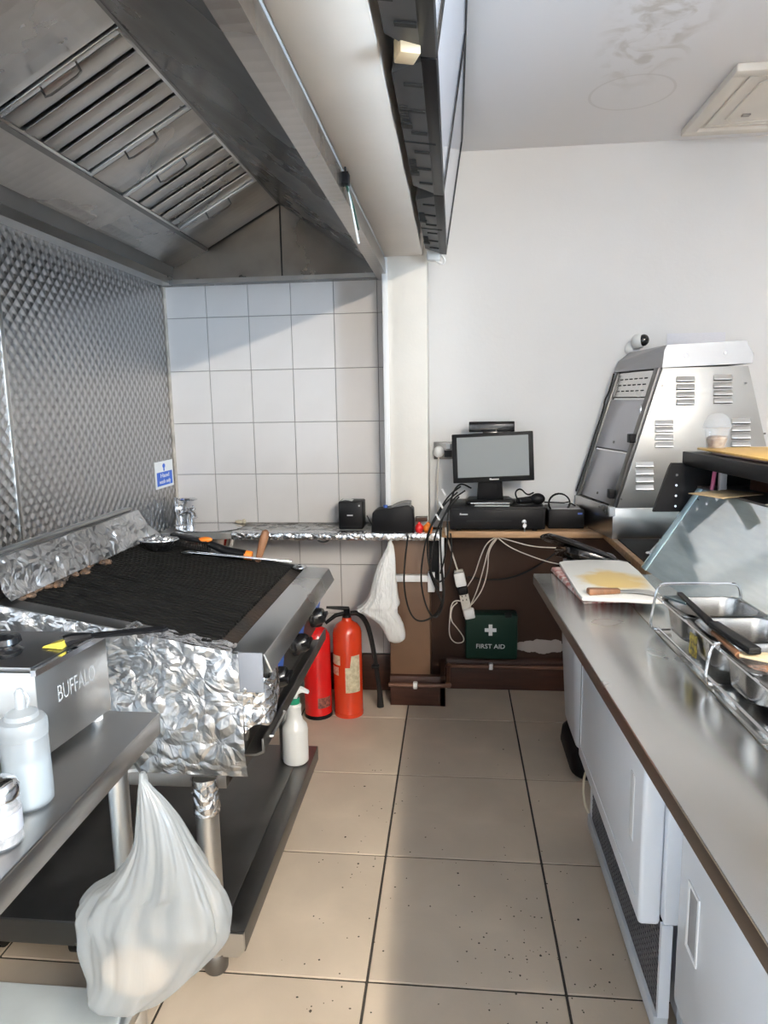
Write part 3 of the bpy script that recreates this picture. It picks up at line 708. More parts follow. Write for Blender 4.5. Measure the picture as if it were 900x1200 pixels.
# cash drawer and till
dr = thing('cash_drawer', 'black metal cash drawer with key on the wooden ledge', 'cash drawer', (.19, 3.24, ZL))
for x in (.02, .36):
    for y in (3.13, 3.34): mk('foot', B().cyl((x, y, ZL), (x, y, ZL+.012), .012, n=12), M_rubber, dr)
mk('body', bx(-.020, .402, 3.096, 3.372, ZL+.010, ZL+.112), M_black, dr, bevel=.004)
df = mk('drawer_front', bx(-.012, .394, 3.088, 3.098, ZL+.016, ZL+.104), M_black, dr, bevel=.003)
mk('cheque_slot', bx(.055, .255, 3.0865, 3.0885, ZL+.048, ZL+.053), M_blackm, df)
mk('lock', B().cyl((.308, 3.088, ZL+.048), (.308, 3.080, ZL+.048), .010, n=16), M_chrome, df)
mk('key', B().box(.306, .310, 3.066, 3.081, ZL+.042, ZL+.054).cyl((.308, 3.066, ZL+.034), (.309, 3.064, ZL+.034), .010, n=14).box(.3075, .3105, 3.064, 3.067, ZL+.005, ZL+.030), M_chrome, df)
mk('logo', B().box(.024, .060, 3.0865, 3.0885, ZL+.078, ZL+.083).cyl((.028, 3.0865, ZL+.082), (.028, 3.0885, ZL+.082), .004, n=10), M_print, df)
rc = B().hexa([(.09, 3.115, ZL+.1125), (.245, 3.112, ZL+.1125), (.25, 3.145, ZL+.1125), (.095, 3.15, ZL+.1125), (.09, 3.115, ZL+.1145), (.245, 3.112, ZL+.1145), (.25, 3.145, ZL+.1145), (.095, 3.15, ZL+.1145)])
mk('receipt', rc, M_paper, label='white paper slip lying on the cash drawer', cat='paper')
ZD = ZL+.112
till = thing('till_screen', 'black touch screen till with white cable standing on the cash drawer', 'till', (.175, 3.24, ZD))
till['label'] = 'black touch screen till standing on the cash drawer'
mk('base', B().prism([(.06, 3.16), (.265, 3.16), (.28, 3.19), (.26, 3.33), (.07, 3.33), (.05, 3.19)], 2, ZD, ZD+.018), M_black, till, bevel=.004)
mk('base_trim', bx(.075, .25, 3.158, 3.161, ZD+.006, ZD+.010), M_chrome, till)
mk('neck', B().hexa([(.105, 3.21, ZD+.016), (.225, 3.21, ZD+.016), (.225, 3.27, ZD+.016), (.105, 3.27, ZD+.016), (.115, 3.20, ZD+.16), (.215, 3.20, ZD+.16), (.215, 3.24, ZD+.16), (.115, 3.24, ZD+.16)]), M_black, till, bevel=.004)
TM = Matrix.Translation((.178, 3.165, 1.070)) @ Matrix.Rotation(-.035, 4, 'Y') @ Matrix.Rotation(-.10, 4, 'X')
hw, hh = .182, .222
scr = mk('screen_housing', B().box(-hw, hw, 0, .035, 0, hh).xf(TM), M_black, till, bevel=.004)
mk('display', B().box(-hw+.022, hw-.022, -.001, .002, .024, hh-.016).xf(TM), M_screen, scr, smooth=False)
mk('logo', B().box(-.012, .024, -.0015, .001, .009, .014).ell((-.014, 0, .013), .005, .001, .004).xf(TM), M_print, scr)
mk('customer_display', B().prism([(3.235, 1.292), (3.275, 1.292), (3.275, 1.335), (3.245, 1.340), (3.235, 1.328)], 0, .068, .275).box(.13, .20, 3.20, 3.25, 1.24, 1.296), M_blackg, till, bevel=.003)

dv = thing('card_printer', 'black box device beside the heated cabinet with a coiled lead on top', 'printer', (.51, 3.24, ZL))
mk('body', bx(.425, .585, 3.17, 3.34, ZL, ZL+.088), M_black, dv, bevel=.006)
mk('top_plate', bx(.44, .57, 3.18, 3.33, ZL+.086, ZL+.093), mat('grey_plastic', (.22, .22, .23), .4), dv, bevel=.002)
mk('blue_key', bx(.555, .575, 3.168, 3.172, ZL+.066, ZL+.074), M_blueenam, dv)
mk('lead', B().tube([(.40, 3.12, ZL+.13)]+[(.475+.048*math.cos(a*.6), 3.19+.01*math.sin(a*.4), ZL+.115+.045*math.sin(a*.6)) for a in range(22)]+[(.55, 3.2, ZL+.10)], .0035, 6, 1), M_black, dv)
sc = thing('hand_scanner', 'black hand scanner lying on the right end of the cash drawer', 'scanner', (.34, 3.18, ZD))
mk('handle', B().tube([(.285, 3.14, ZD+.022), (.33, 3.17, ZD+.020), (.38, 3.19, ZD+.022)], [.014, .017, .020], 10), M_black, sc)
mk('head', B().ell((.375, 3.17, ZD+.026), .034, .022, .026), M_black, sc)
mk('lead', B().tube([(.285, 3.14, ZD+.022), (.27, 3.15, ZD+.06), (.30, 3.18, ZD+.075), (.33, 3.18, ZD+.04), (.36, 3.2, ZD+.05)], .004, 6, 2), M_black, sc)

# wall socket
so = thing('wall_socket', 'metal double wall socket with a white plug beside the pillar', 'socket', (-.052, 3.375, 1.16))
mk('plate', bx(-.098, -.006, 3.372, Y1, 1.158, 1.242), M_steeld, so, bevel=.003)
mk('dark_insert', bx(-.048, -.010, 3.370, 3.374, 1.168, 1.200), M_black, so)
mk('plug', B().ell((-.074, 3.355, 1.195), .026, .022, .028), M_wplas, so)
mk('switch', bx(-.040, -.020, 3.368, 3.373, 1.208, 1.232), M_wplas, so)
mk('lead', B().tube([(-.074, 3.355, 1.175), (-.078, 3.345, 1.10), (-.082, 3.35, 1.0), (-.080, 3.34, .90), (-.06, 3.2, ZL+.004)], .0035, 6, 2), M_cablew, so)

# cable bunch between pillar and till
blk = [
 [(540,570,3.1),(526,580,3.08),(515,598,3.06),(505,615,3.045),(497,640,3.04),(492,680,3.05),(500,715,3.06),(512,728,3.07),(522,700,3.08),(517,660,3.09)],
 [(545,575,3.12),(530,585,3.09),(520,605,3.07),(511,622,3.05),(506,650,3.05),(504,672,3.07),(514,685,3.07),(526,672,3.06),(530,650,3.06),(528,625,3.07)],
 [(478,628,3.05),(474,660,3.045),(473,690,3.045),(480,720,3.05),(492,730,3.06),(510,722,3.07),(520,712,3.07),(513,695,3.08),(503,670,3.09)],
 [(538,582,3.1),(524,598,3.07),(516,612,3.05),(516,640,3.05),(518,675,3.06),(520,700,3.07),(514,716,3.1),(505,725,3.14)],
 [(536,577,3.1),(521,590,3.07),(512,606,3.05),(502,622,3.045),(500,648,3.05),(506,676,3.07),(514,690,3.08)],
 [(552,572,3.15),(541,566,3.2),(533,572,3.15),(528,588,3.09),(524,606,3.06),(525,630,3.055),(521,655,3.06),(516,672,3.07)],
 [(430,604,3.16),(434,612,3.16),(437,616,3.15),(441,612,3.12)],
]
names = ['black cable in the bunch hanging beside the white bracket']*7
for i, pts in enumerate(blk):
    P = [UY(*p) for p in pts]
    lab = 'black cable hanging in a long loop before the brown pillar foot' if i == 2 else 'black cable hanging in the loose bunch beside the till' if i != 6 else 'thin black cable joining the two small printers'
    mk('cable', B().tube(P, .0042 if i != 6 else .003, 6, 3), M_rubber, label=lab, cat='cable', group='black cables beside the till' if i != 6 else None)
for k, (px, py) in enumerate(((520,577),(517,592),(513,606))):
    c = UY(px, py, 3.055)
    mk('cable_tie', B().box(c.x-.004, c.x+.004, c.y-.008, c.y+.008, c.z-.016, c.z+.016).xf(rotax(c, -.5, 'Y')), M_print, label='white tag wrapped round the bunch of till cables', cat='cable tag', group='tags on the till cables', bevel=.001)
wht = [
 [(582,629,3.12),(570,636,3.14),(562,655,3.2),(556,675,3.25),(548,687,3.29)],
 [(583,629,3.12),(573,640,3.15),(567,665,3.2),(560,690,3.25),(552,708,3.29)],
 [(584,629,3.12),(572,645,3.16),(572,668,3.2),(566,690,3.25),(556,705,3.28),(550,711,3.29)],
 [(582,629,3.12),(600,634,3.14),(625,641,3.18),(655,642,3.22)],
 [(582,629,3.12),(595,640,3.15),(612,648,3.18),(640,658,3.2),(655,661,3.2)],
 [(548,708,3.28),(537,703,3.27),(529,706,3.27),(527,725,3.27),(526,745,3.28),(533,754,3.29),(543,753,3.29),(544,747,3.29),(535,735,3.28),(528,727,3.28),(529,712,3.28),(536,706,3.28)],
]
for i, pts in enumerate(wht):
    mk('white_cable', B().tube([UY(*p) for p in pts], .0027, 6, 3), M_cablew, label='thin white cable dropping from the wooden ledge to the extension block' if i < 3 else ('thin white cable running below the wooden ledge towards the bin' if i < 5 else 'white cable looped beside the first aid box'), cat='cable', group='white cables below the ledge')
mk('cable', B().tube([UY(*p) for p in [(548,676,3.32),(570,680,3.33),(600,678,3.33),(630,664,3.33),(655,645,3.32)]], .005, 6, 3), M_rubber, label='black cable sagging across the dark brown wall', cat='cable')
# extension block
ex = thing('extension_block', 'white extension block hanging from its lead under the wooden ledge', 'extension lead', UY(545, 715, 3.30))
a, b_ = UY(537, 668, 3.31), UY(549, 722, 3.31)
d = (b_-a); L = d.length; ang = math.atan2(d.x, -d.z)
EM = Matrix.Translation(a) @ Matrix.Rotation(-ang, 4, 'Y')
mk('body', B().box(-.022, .022, -.012, .020, -L, 0).xf(EM), M_cablew, ex, bevel=.005)
mk('adaptor', B().box(-.026, .026, -.045, -.010, -.075, -.005).xf(EM), M_wplas, ex, bevel=.008)
mk('black_plug', B().box(-.022, .026, -.050, -.010, -.115, -.077).xf(EM), M_black, ex, bevel=.008)
mk('white_plug', B().box(-.018, .034, -.046, -.010, -L-.004, -L+.045).xf(EM), M_wplas, ex, bevel=.008)
hs = B()
for k in (-.13, -.15):
    for s_ in (-.009, .009): hs.box(s_-.002, s_+.002, -.0135, -.011, k-.004, k+.004)
mk('pin_hole', hs.xf(EM), M_blackm, ex)
mk('lead', B().tube([UY(*p) for p in [(536,668,3.31),(532,655,3.30),(527,640,3.25),(523,628,3.10),(522,618,3.09)]], .004, 6, 2), M_cablew, ex)
mk('tail_lead', B().tube([UY(*p) for p in [(547,722,3.28),(549,730,3.28),(550,735,3.28)]], [.0025, .003, .007], 8), M_wplas, ex)

# first aid box
fa = thing('first_aid_box', 'dark green first aid box with white cross hung on the brown wall', 'first aid box', (.177, 3.31, .172))
x0, x1, z0, z1, yf = .052, .304, .185, .412, 3.272
mk('case', bx(x0, x1, yf, 3.362, z0, z1), M_greenbox, fa, bevel=.010, seg=3)
mk('lid_line', bx(x0+.001, x1-.001, yf+.038, yf+.042, z0-.001, z1+.001), M_blackm, fa)
for x in (x0+.035, x1-.045): mk('latch', bx(x-.016, x+.016, yf-.003, yf+.02, z1-.014, z1+.006), M_black, fa, bevel=.002)
cxm = (x0+x1)/2-.004
mk('white_cross', B().prism([(cxm+a, .335+c) for a, c in ((-.009, -.028), (.009, -.028), (.009, -.009), (.028, -.009), (.028, .009), (.009, .009), (.009, .028), (-.009, .028), (-.009, .009), (-.028, .009), (-.028, -.009), (-.009, -.009))], 1, yf-.0012, yf+.002), M_print, fa, smooth=False)
text('lettering', 'FIRST AID', .032, frame((cxm, yf-.001, .242), (1, 0, 0), (0, 0, 1)), M_print, fa, sx=1.02)
# pipe with clips along the skirting
pp = thing('copper_pipe', 'brown painted copper pipe clipped along the skirting', 'pipe', (.4, 3.33, .1))
mk('pipe', B().tube([(PX0-.01, 3.122, .108), (-.04, 3.122, .108), (-.032, 3.128, .108), (-.03, 3.14, .11), (-.03, 3.31, .125), (-.026, 3.325, .127), (-.01, 3.332, .127), (1.6, 3.332, .127)], .010, 10, 1), M_copper, pp)
for x, y, z in ((-.185, 3.122, .108), (.18, 3.332, .127), (.85, 3.332, .127)):
    mk('pipe_clip', bx(x-.010, x+.010, y-.012, y+.014, z-.016, z+.016), M_wplas, pp, bevel=.004)
mk('elbow', B().ell((-.03, 3.135, .108), .015, .015, .015).ell((-.03, 3.325, .127), .015, .015, .015), M_copper, pp)

# carrier bag under the ledge
def bag(name, label, top, prof, m, folds, amp, parent=None, n=72, seed=0.):
    # prof: rows (z, xc, yc, rx, ry)
    b = B()
    rows = []
    for k in range(len(prof)-1):
        for s_ in range(6):
            t = s_/6; rows.append([prof[k][i]*(1-t)+prof[k+1][i]*t for i in range(5)])
    rows.append(prof[-1])
    m_ = len(rows)
    for j, (z, xc, yc, rx, ry) in enumerate(rows):
        for i in range(n):
            t = 2*PI*i/n
            f = 1+amp*math.sin(folds*t+3*math.sin(t+seed)+j*.02)*min(1, .35+1.6*(1-j/m_))+.06*fbm(math.cos(t), math.sin(t), j*.05+seed, 2.5)+.05*fbm(math.cos(t)*2, math.sin(t)*2, j*.12+seed, 3)
            b.v.append(Vector((xc+rx*f*math.cos(t), yc+ry*f*math.sin(t), z+.004*fbm(t, j, seed, 1.3))))
    for j in range(m_-1):
        for i in range(n): b.f.append((j*n+i, j*n+(i+1) % n, (j+1)*n+(i+1) % n, (j+1)*n+i))
    b.f.append(tuple(range((m_-1)*n, m_*n)))
    return b
cbg = thing('carrier_bag', 'white plastic bag hanging under the ledge beside the brown pillar foot', 'bag', (-.34, 3.09, .40))
mk('tied_end', B().tube([(-.288, 3.05, .812), (-.283, 3.06, .824), (-.280, 3.075, .826)], .006, 8, 1), M_bag2, cbg)
# ================================================================== fire extinguishers
def extinguisher(c, r, m, label, second):
    t = thing('fire_extinguisher', label, 'fire extinguisher', (c[0], c[1], 0), 'fire extinguishers by the tiled wall')
    H = .395 if second else .375
    mk('cylinder', B().lathe([(r-.008, .010), (r, .018), (r, H), (r-.004, H+.018), (r-.018, H+.038), (r-.040, H+.052), (.022, H+.058), (.021, H+.070), (.0008, H+.070)], (c[0], c[1], 0), 36), m, t)
    mk('base_ring', B().lathe([(r-.012, 0), (r+.001, 0), (r+.001, .014), (r-.004, .018), (r-.012, .018)], (c[0], c[1], 0), 36), m if second else M_black, t)
    z = H+.068
    mk('valve', B().lathe([(.020, 0), (.020, .015), (.015, .02), (.015, .045), (.0008, .047)], (c[0], c[1], z), 16), M_black, t)
    mk('lower_handle', B().tube([(c[0], c[1], z+.022), (c[0]-.05, c[1]-.01, z+.012), (c[0]-.095, c[1]-.02, z-.022)], [.010, .010, .008], 8), M_black, t)
    mk('upper_lever', B().tube([(c[0]+.012, c[1], z+.042), (c[0]-.03, c[1]-.006, z+.046), (c[0]-.09, c[1]-.018, z+.052)], [.010, .009, .006], 8), M_black, t)
    def lab(a0, a1, z0, z1, name, mm, cut=None):
        b = B(); n = 10
        for i in range(n+1):
            a = math.radians(a0+(a1-a0)*i/n)
            zz = z1 if not cut else (z1 if i > n*.35 else z1-cut)
            for q in (z0, zz): b.v.append(Vector((c[0]+(r+.0012)*math.cos(a), c[1]+(r+.0012)*math.sin(a), q)))
        for i in range(n): b.f.append((2*i, 2*i+2, 2*i+3, 2*i+1))
        return mk(name, b, mm, t, ang=60)
    if second:
        lab(-92, -30, .125, .30, 'instruction_label', M_label, .055)
        lab(-165, -112, .255, .300, 'maker_label', M_label)
        lab(-160, -120, .205, .245, 'service_label', mat('red_brown_print', (.50, .16, .09), .5, var=.4, vscale=120, col2=(.62, .45, .33)))
        mk('hose', B().tube([(c[0]+.018, c[1], z+.020), (c[0]+.055, c[1]+.005, z+.022), (c[0]+.092, c[1]+.02, z-.03), (c[0]+.112, c[1]+.03, z-.13), (c[0]+.125, c[1]+.05, z-.25), (c[0]+.135, c[1]+.06, .12), (c[0]+.140, c[1]+.065, .035)], .0115, 10, 3), M_rubber, t)
        mk('hose_nozzle', B().cyl((c[0]+.139, c[1]+.065, .09), (c[0]+.141, c[1]+.066, .004), .012, .017, 14), M_rubber, t)
        mk('hose_clip', B().box(c[0]+.105, c[0]+.140, c[1]+.03, c[1]+.062, .205, .218), M_black, t, bevel=.002)
    else:
        lab(-80, -20, .055, .105, 'worn_label', mat('scuffed_red_print', (.30, .10, .07), .5, var=.6, vscale=90, col2=(.06, .02, .02)))
        mk('safety_cap', B().lathe([(.030, 0), (.034, .01), (.034, .03), (.022, .045), (.001, .05)], (c[0], c[1], z-.012), 16), M_black, t)
        mk('blue_tag', bx(c[0]-.030, c[0]+.028, c[1]-.034, c[1]-.030, z+.034, z+.066), M_blueenam, t, bevel=.002)
extinguisher((-.632, 3.015), .064, M_red, 'bright red fire extinguisher half hidden by the grill front', False)
extinguisher((-.492, 3.04), .067, M_red2, 'orange red fire extinguisher with paper labels and a black hose', True)

# ================================================================== grill stand
GX0, GX1, GY0, GY1 = -1.12, -.52, 1.535, 2.395
st = thing('grill_stand', 'low stainless steel stand with a wide undershelf below the grill', 'stand', (-.83, 1.97, 0))
for x, y in ((-.612, 1.535), (-.612, 2.345), (-1.325, 1.535), (-1.325, 2.345)):
    lg = mk('leg', B().cyl((x, y, .012), (x, y, .53), .029, n=24), M_steel, st)
    mk('foot', B().lathe([(.026, 0), (.030, .006), (.032, .05), (.030, .055)], (x, y, 0), 20), M_steeld, lg)
fo = B()
for j in range(11):
    for i in range(28):
        t = 2*PI*i/28; rr = .032+.004*fbm(math.cos(t)*2, math.sin(t)*2, j*.5, 2.0)
        fo.v.append(Vector((-.612+rr*math.cos(t), 1.535+rr*math.sin(t), .44+j*.0095)))
for j in range(10):
    for i in range(28): fo.f.append((j*28+i, j*28+(i+1) % 28, (j+1)*28+(i+1) % 28, (j+1)*28+i))
mk('foil_cuff', fo, M_foil, st)
mk('undershelf', bx(-1.36, -.575, 1.49, 2.43, .136, .15), M_steeld, st, bevel=.002)
mk('shelf_lip', B().prism([(-.574, .15), (-.517, .15), (-.517, .095), (-.523, .095), (-.523, .144), (-.574, .144)], 1, 1.49, 2.43), M_steeld, st, bevel=.0015)
mk('rear_panel', bx(-1.368, -1.360, 1.49, 2.43, .14, .53), M_steeld, st)  # dark panel added to stand in for the shadow behind the shelf
mk('end_lip', bx(-1.368, -.574, 1.484, 1.490, .085, .15), M_steel, st)
mk('corner_gusset', B().prism([(-.572, .085), (-.535, .085), (-.517, .105), (-.517, .15), (-.572, .15)], 1, 1.480, 1.489), M_steel, st)
mk('top_frame', B().box(-1.36, -.56, 1.54, 1.58, .50, .535).box(-1.36, -.56, 2.35, 2.39, .50, .535).box(-1.11, -1.07, 1.56, 2.35, .50, .535).box(-.60, -.56, 1.56, 2.35, .50, .535), M_steeld, st, bevel=.002)

# ================================================================== charcoal style grill
gr = thing('grill', 'wide blackened flame grill with foil wrapped side and steel front rail', 'grill', (-.82, 1.97, .535))
def gz(x): return .853+(-.53-x)*.185                    # height of the sloping grate
mk('body', B().prism([(GX0, .535), (GX1, .535), (GX1, .80), (-.53, .838), (GX0, gz(GX0)-.03)], 1, GY0+.004, GY1), M_steeld, gr)
mk('firebox_floor', B().prism([(-1.10, gz(-1.10)-.028), (-.535, gz(-.535)-.028), (-.535, gz(-.535)-.018), (-1.10, gz(-1.10)-.018)], 1, GY0+.02, GY1-.01), M_char, gr)
rim = B().prism([(-1.12, gz(-1.12)-.03), (-.535, gz(-.535)-.03), (-.535, gz(-.535)+.004), (-1.12, gz(-1.12)+.004)], 1, GY0+.004, GY0+.05)
mk('rim', rim, M_iron, gr, bevel=.002)
rim = B().prism([(-1.12, gz(-1.12)-.03), (-.535, gz(-.535)-.03), (-.535, gz(-.535)+.004), (-1.12, gz(-1.12)+.004)], 1, GY1-.03, GY1)
mk('rim', rim, M_iron, gr, bevel=.002)
mk('grease_channel', B().prism([(-.585, gz(-.585)-.016), (-.53, .832), (-.53, .852), (-.545, .842), (-.585, gz(-.585)-.004)], 1, GY0+.05, GY1-.03), M_char, gr)
# cast bars run front to back, grouped in five lift-out grates
gy0, gy1 = GY0+.055, GY1-.035
nsec = 5; W_ = (gy1-gy0)/nsec
for s_ in range(nsec):
    b = B(); nb = 8; ya = gy0+s_*W_+.002; pw = (W_-.004)/nb
    for k in range(nb):
        y = ya+pw*(k+.5)
        xa, xb = -1.095, -.578
        h0 = .004*random.random()
        b.hexa([(xa, y-.0055, gz(xa)-.016), (xb, y-.0055, gz(xb)-.016), (xb, y+.0055, gz(xb)-.016), (xa, y+.0055, gz(xa)-.016),
                (xa, y-.004, gz(xa)+.004), (xb, y-.004, gz(xb)+.004), (xb, y+.004, gz(xb)+.004), (xa, y+.004, gz(xa)+.004)])
    for xq in (-1.09, -.84, -.590):
        b.hexa([(xq-.006, ya, gz(xq)-.016), (xq+.006, ya, gz(xq)-.016), (xq+.006, ya+W_-.004, gz(xq)-.016), (xq-.006, ya+W_-.004, gz(xq)-.016),
                (xq-.006, ya, gz(xq)-.002), (xq+.006, ya, gz(xq)-.002), (xq+.006, ya+W_-.004, gz(xq)-.002), (xq-.006, ya+W_-.004, gz(xq)-.002)])
    mk('grate', b, M_iron, gr)
# food scraps along the back of the grate
fb = B()
for k in range(16):
    y = 1.60+k*.028+random.uniform(-.01, .01); x = -1.085+random.uniform(-.015, .015)
    fb.ell((x, y, gz(x)+.006), random.uniform(.010, .018), random.uniform(.010, .018), random.uniform(.006, .011), 8, 6)
mk('charred_scraps', fb, mat('charred_scraps', (.16, .09, .05), .7, var=.8, vscale=40, col2=(.012, .010, .009), bump=.4, bscale=150), gr, kind='stuff')
# front rail
rail = [(-.532, .856), (-.449, .850), (-.430, .806), (-.436, .803), (-.456, .842), (-.532, .846)]
mk('front_rail', B().prism(rail, 1, GY0+.005, GY1+.01), M_steel, gr, bevel=.0015)
mk('rail_end', B().prism([(-.53, .848), (-.451, .843), (-.434, .803), (-.50, .79), (-.53, .80)], 1, GY0+.012, GY0+.018), M_steel, gr)
mk('control_panel', B().prism([(-.53, .846), (-.472, .80), (-.505, .62), (-.53, .62)], 1, GY0+.02, GY1), M_steeld, gr, bevel=.002)
for y in (1.72, 1.985, 2.25):
    kz = .715; x = -.487
    kb = mk('knob', B().lathe([(.036, 0), (.036, .010), (.030, .016), (.026, .040), (.022, .046), (.0008, .047)], (0, 0, 0), 24).xf(Matrix.Translation((x, y, kz)) @ Matrix.Rotation(PI/2-.18, 4, 'Y')), M_blackg, gr)
    mk('grip', B().box(-.006, .006, -.028, .028, .03, .056).xf(Matrix.Translation((x, y, kz)) @ Matrix.Rotation(PI/2-.18, 4, 'Y')), M_black, kb, bevel=.003)
    mk('blue_sticker', B().hexa([(-.500, y+.055, .672), (-.487, y+.055, .672), (-.487, y+.115, .672), (-.500, y+.115, .672), (-.490, y+.055, .755), (-.474, y+.055, .755), (-.474, y+.115, .755), (-.490, y+.115, .755)]), M_blueenam, gr)
mk('drip_tray', B().prism([(-.70, .562), (-.487, .575), (-.468, .585), (-.468, .622), (-.474, .622), (-.474, .590), (-.49, .582), (-.70, .570)], 1, GY0+.03, GY1+.01), M_steeld, gr, bevel=.0015)
mk('tray_handle', B().tube([(-.474, 1.62, .602), (-.462, 1.62, .602), (-.462, 1.76, .602), (-.474, 1.76, .602)], .004, 6), M_steel, gr)
# foil over the near side
def ff(u, v):
    x = -1.10+u*(.60)
    top = gz(max(x, -1.1))+.006
    z = .543+v*(top-.543)
    bul = .006+.012*math.sin(v*PI)
    return (x, GY0-.001-bul, z), (0, -1, 0)
mk('side_foil', foil_sheet(ff, 110, 90, .009, 11, 3), M_foil2, gr, ang=25)
def ft(u, v):
    x = -.80+u*.275
    z = gz(x)+.008+.004*math.sin(u*23)*v
    return (x, GY0-.010+v*.062+.006*math.sin(u*31+u*u*9)*v, z-.004*v), (0, 0, 1)
mk('rim_edge', B().hexa([(-1.12, GY0-.004, gz(-1.12)-.008), (-.70, GY0-.004, gz(-.70)-.008), (-.70, GY0+.052, gz(-.70)-.008), (-1.12, GY0+.052, gz(-1.12)-.008), (-1.12, GY0-.004, gz(-1.12)+.007), (-.70, GY0-.004, gz(-.70)+.007), (-.70, GY0+.052, gz(-.70)+.007), (-1.12, GY0+.052, gz(-1.12)+.007)]), M_steeld, gr, bevel=.002)
mk('top_foil_fold', foil_sheet(ft, 70, 10, .003, 30, 5), M_foil, gr, ang=25)
# foil tongue drooping round the front corner, and the grey plate
def fd(u, v):
    a = PI*.75*u
    x = -.500+.055*math.sin(a*.9)+.012*u; y = GY0-.012+.075*u*u*1.5-.006
    z = .800-v*(.14-.045*u)+.012*math.sin(u*9)
    return (x, y, z), (.5, -.8, 0)
mk('corner_foil', foil_sheet(fd, 30, 30, .007, 28, 9), M_foil, gr, ang=25)
mk('grey_plate', bx(-.505, -.447, GY0-.022, GY0-.016, .765, .862), M_grey, gr, bevel=.001)
fcr = foil_sheet(lambda u, v: ((-.548+.018*math.cos(2*PI*u)*(.3+math.sin(PI*v)), GY1-.02+.02*math.sin(2*PI*u)*(.3+math.sin(PI*v)), .848+.022*v), (math.cos(2*PI*u), math.sin(2*PI*u), .3)), 18, 10, .004, 50, 2)
mk('foil_wad', fcr, M_foil, gr)
# foil wrapped splash-back on the wall side
sbp = [(-1.150, .935), (-1.150, 1.065), (-1.128, 1.068), (-1.105, 1.035), (-1.095, .99), (-1.085, gz(-1.085)+.012)]
mk('splash_back', bx(-1.165, -1.150, GY0+.0, GY1-.04, .60, 1.075), M_steeld, gr, bevel=.002)
mk('splash_rail', bx(-1.172, -1.146, GY0+.0, GY1-.04, 1.072, 1.080), M_steel, gr, bevel=.002)
def fsb(u, v):
    k = v*(len(sbp)-1); i = min(int(k), len(sbp)-2); t = k-i
    a, b = sbp[i], sbp[i+1]
    return (a[0]+(b[0]-a[0])*t, GY0+.01+u*(GY1-.05-GY0), a[1]+(b[1]-a[1])*t), (.8, 0, .4)
mk('splash_foil', foil_sheet(fsb, 120, 40, .012, 9, 12), M_foil2, gr, ang=25)
def fse(u, v):
    k = u*(len(sbp)-1); i = min(int(k), len(sbp)-2); t = k-i
    a, b = sbp[i], sbp[i+1]
    x = a[0]+(b[0]-a[0])*t; z = a[1]+(b[1]-a[1])*t
    return (x+(-1.15-x)*v, GY1-.045+.004*v, z+(.94-z)*v*.4), (0, 1, 0)
mk('splash_foil_end', foil_sheet(fse, 24, 10, .005, 25, 15), M_foil2, gr, ang=25)

# ---- tools and foil dish at the far side of the grate
fd_ = thing('foil_dish', 'crumpled foil dish at the back corner of the grill', 'foil dish', (-1.02, 2.27, gz(-1.02)))
zc = gz(-1.02)+.004
mk('dish', B().lathe([(.045, 0), (.052, .004), (.066, .030), (.072, .034), (.070, .037), (.062, .032), (.050, .010), (.0008, .006)], (-1.015, 2.262, zc), 24, 1.0, .75), M_foil, fd_)
fb = B()
for k in range(9):
    a = k*2.4; r = .015+.02*(k % 3)/2
    fb.ell((-1.015+r*math.cos(a), 2.262+r*.75*math.sin(a), zc+.030+.008*(k % 2)), .016, .014, .012, 8, 6)
mk('crumpled_foil', fb, M_foil, fd_, ang=20)

gb = thing('grill_brush', 'black wire grill brush with orange worn back lying on the grate', 'brush', (-.87, 2.33, gz(-.87)))
P0, P1 = UY(225, 636, 2.34), UY(282, 640, 2.33)
zb = gz(-.93)+.004
pb = lambda px, py: UY(px, py, 2.335)
def bar_on(path, r, n=8): return B().tube(path, r, n)
mk('head', B().hexa([(-1.00, 2.322, zb+.045), (-.862, 2.312, zb+.022), (-.862, 2.352, zb+.022), (-1.00, 2.362, zb+.045), (-1.00, 2.322, zb+.060), (-.862, 2.312, zb+.036), (-.862, 2.352, zb+.036), (-1.00, 2.362, zb+.060)]), M_black, gb, bevel=.004)
bb_ = B()
for i in range(16):
    for j in range(4):
        x = -.995+i*.0086; zt = zb+.046-(x+1.0)*.165; y = 2.318+j*.010
        bb_.cyl((x, y, zt), (x+.004, y-.004, zt-.030), .0016, n=4)
mk('bristles', bb_, M_iron, gb, kind='stuff')
mk('worn_orange_back', B().ell((-.872, 2.326, zb+.038), .026, .015, .010), M_orange, gb)
mk('handle', B().tube([(-.865, 2.335, zb+.022), (-.80, 2.34, gz(-.8)+.022), (-.735, 2.345, gz(-.735)+.020)], [.012, .016, .017], 12), M_black, gb)
mk('orange_end', B().tube([(-.738, 2.345, gz(-.735)+.020), (-.712, 2.347, gz(-.71)+.020)], [.0175, .016], 12), M_orange, gb)
sp_ = thing('flat_scraper', 'wide dark steel scraper with wooden handle leaning at the far grill edge', 'scraper', (-.70, 2.36, gz(-.7)))
h0, h1 = Vector((-.694, 2.352, gz(-.69)+.002)), Vector((-.662, 2.365, gz(-.69)+.115))
mk('handle', B().tube([h0, h0.lerp(h1, .3), h0.lerp(h1, .7), h1.lerp(h0, .06), h1], [.010, .013, .016, .013, .004], 12), M_woodh, sp_)
mk('blade', B().hexa([(-1.10, 2.352, gz(-1.1)+.006), (-.69, 2.352, gz(-.69)+.004), (-.69, 2.372, gz(-.69)+.004), (-1.10, 2.372, gz(-1.1)+.006), (-1.09, 2.353, gz(-1.09)+.060), (-1.02, 2.353, gz(-1.02)+.020), (-1.02, 2.356, gz(-1.02)+.020), (-1.09, 2.356, gz(-1.09)+.060)]), M_steeld, sp_)
a, b_ = Vector((-.915, 2.275, gz(-.915)+.010)), Vector((-.565, 2.330, gz(-.6)+.022))
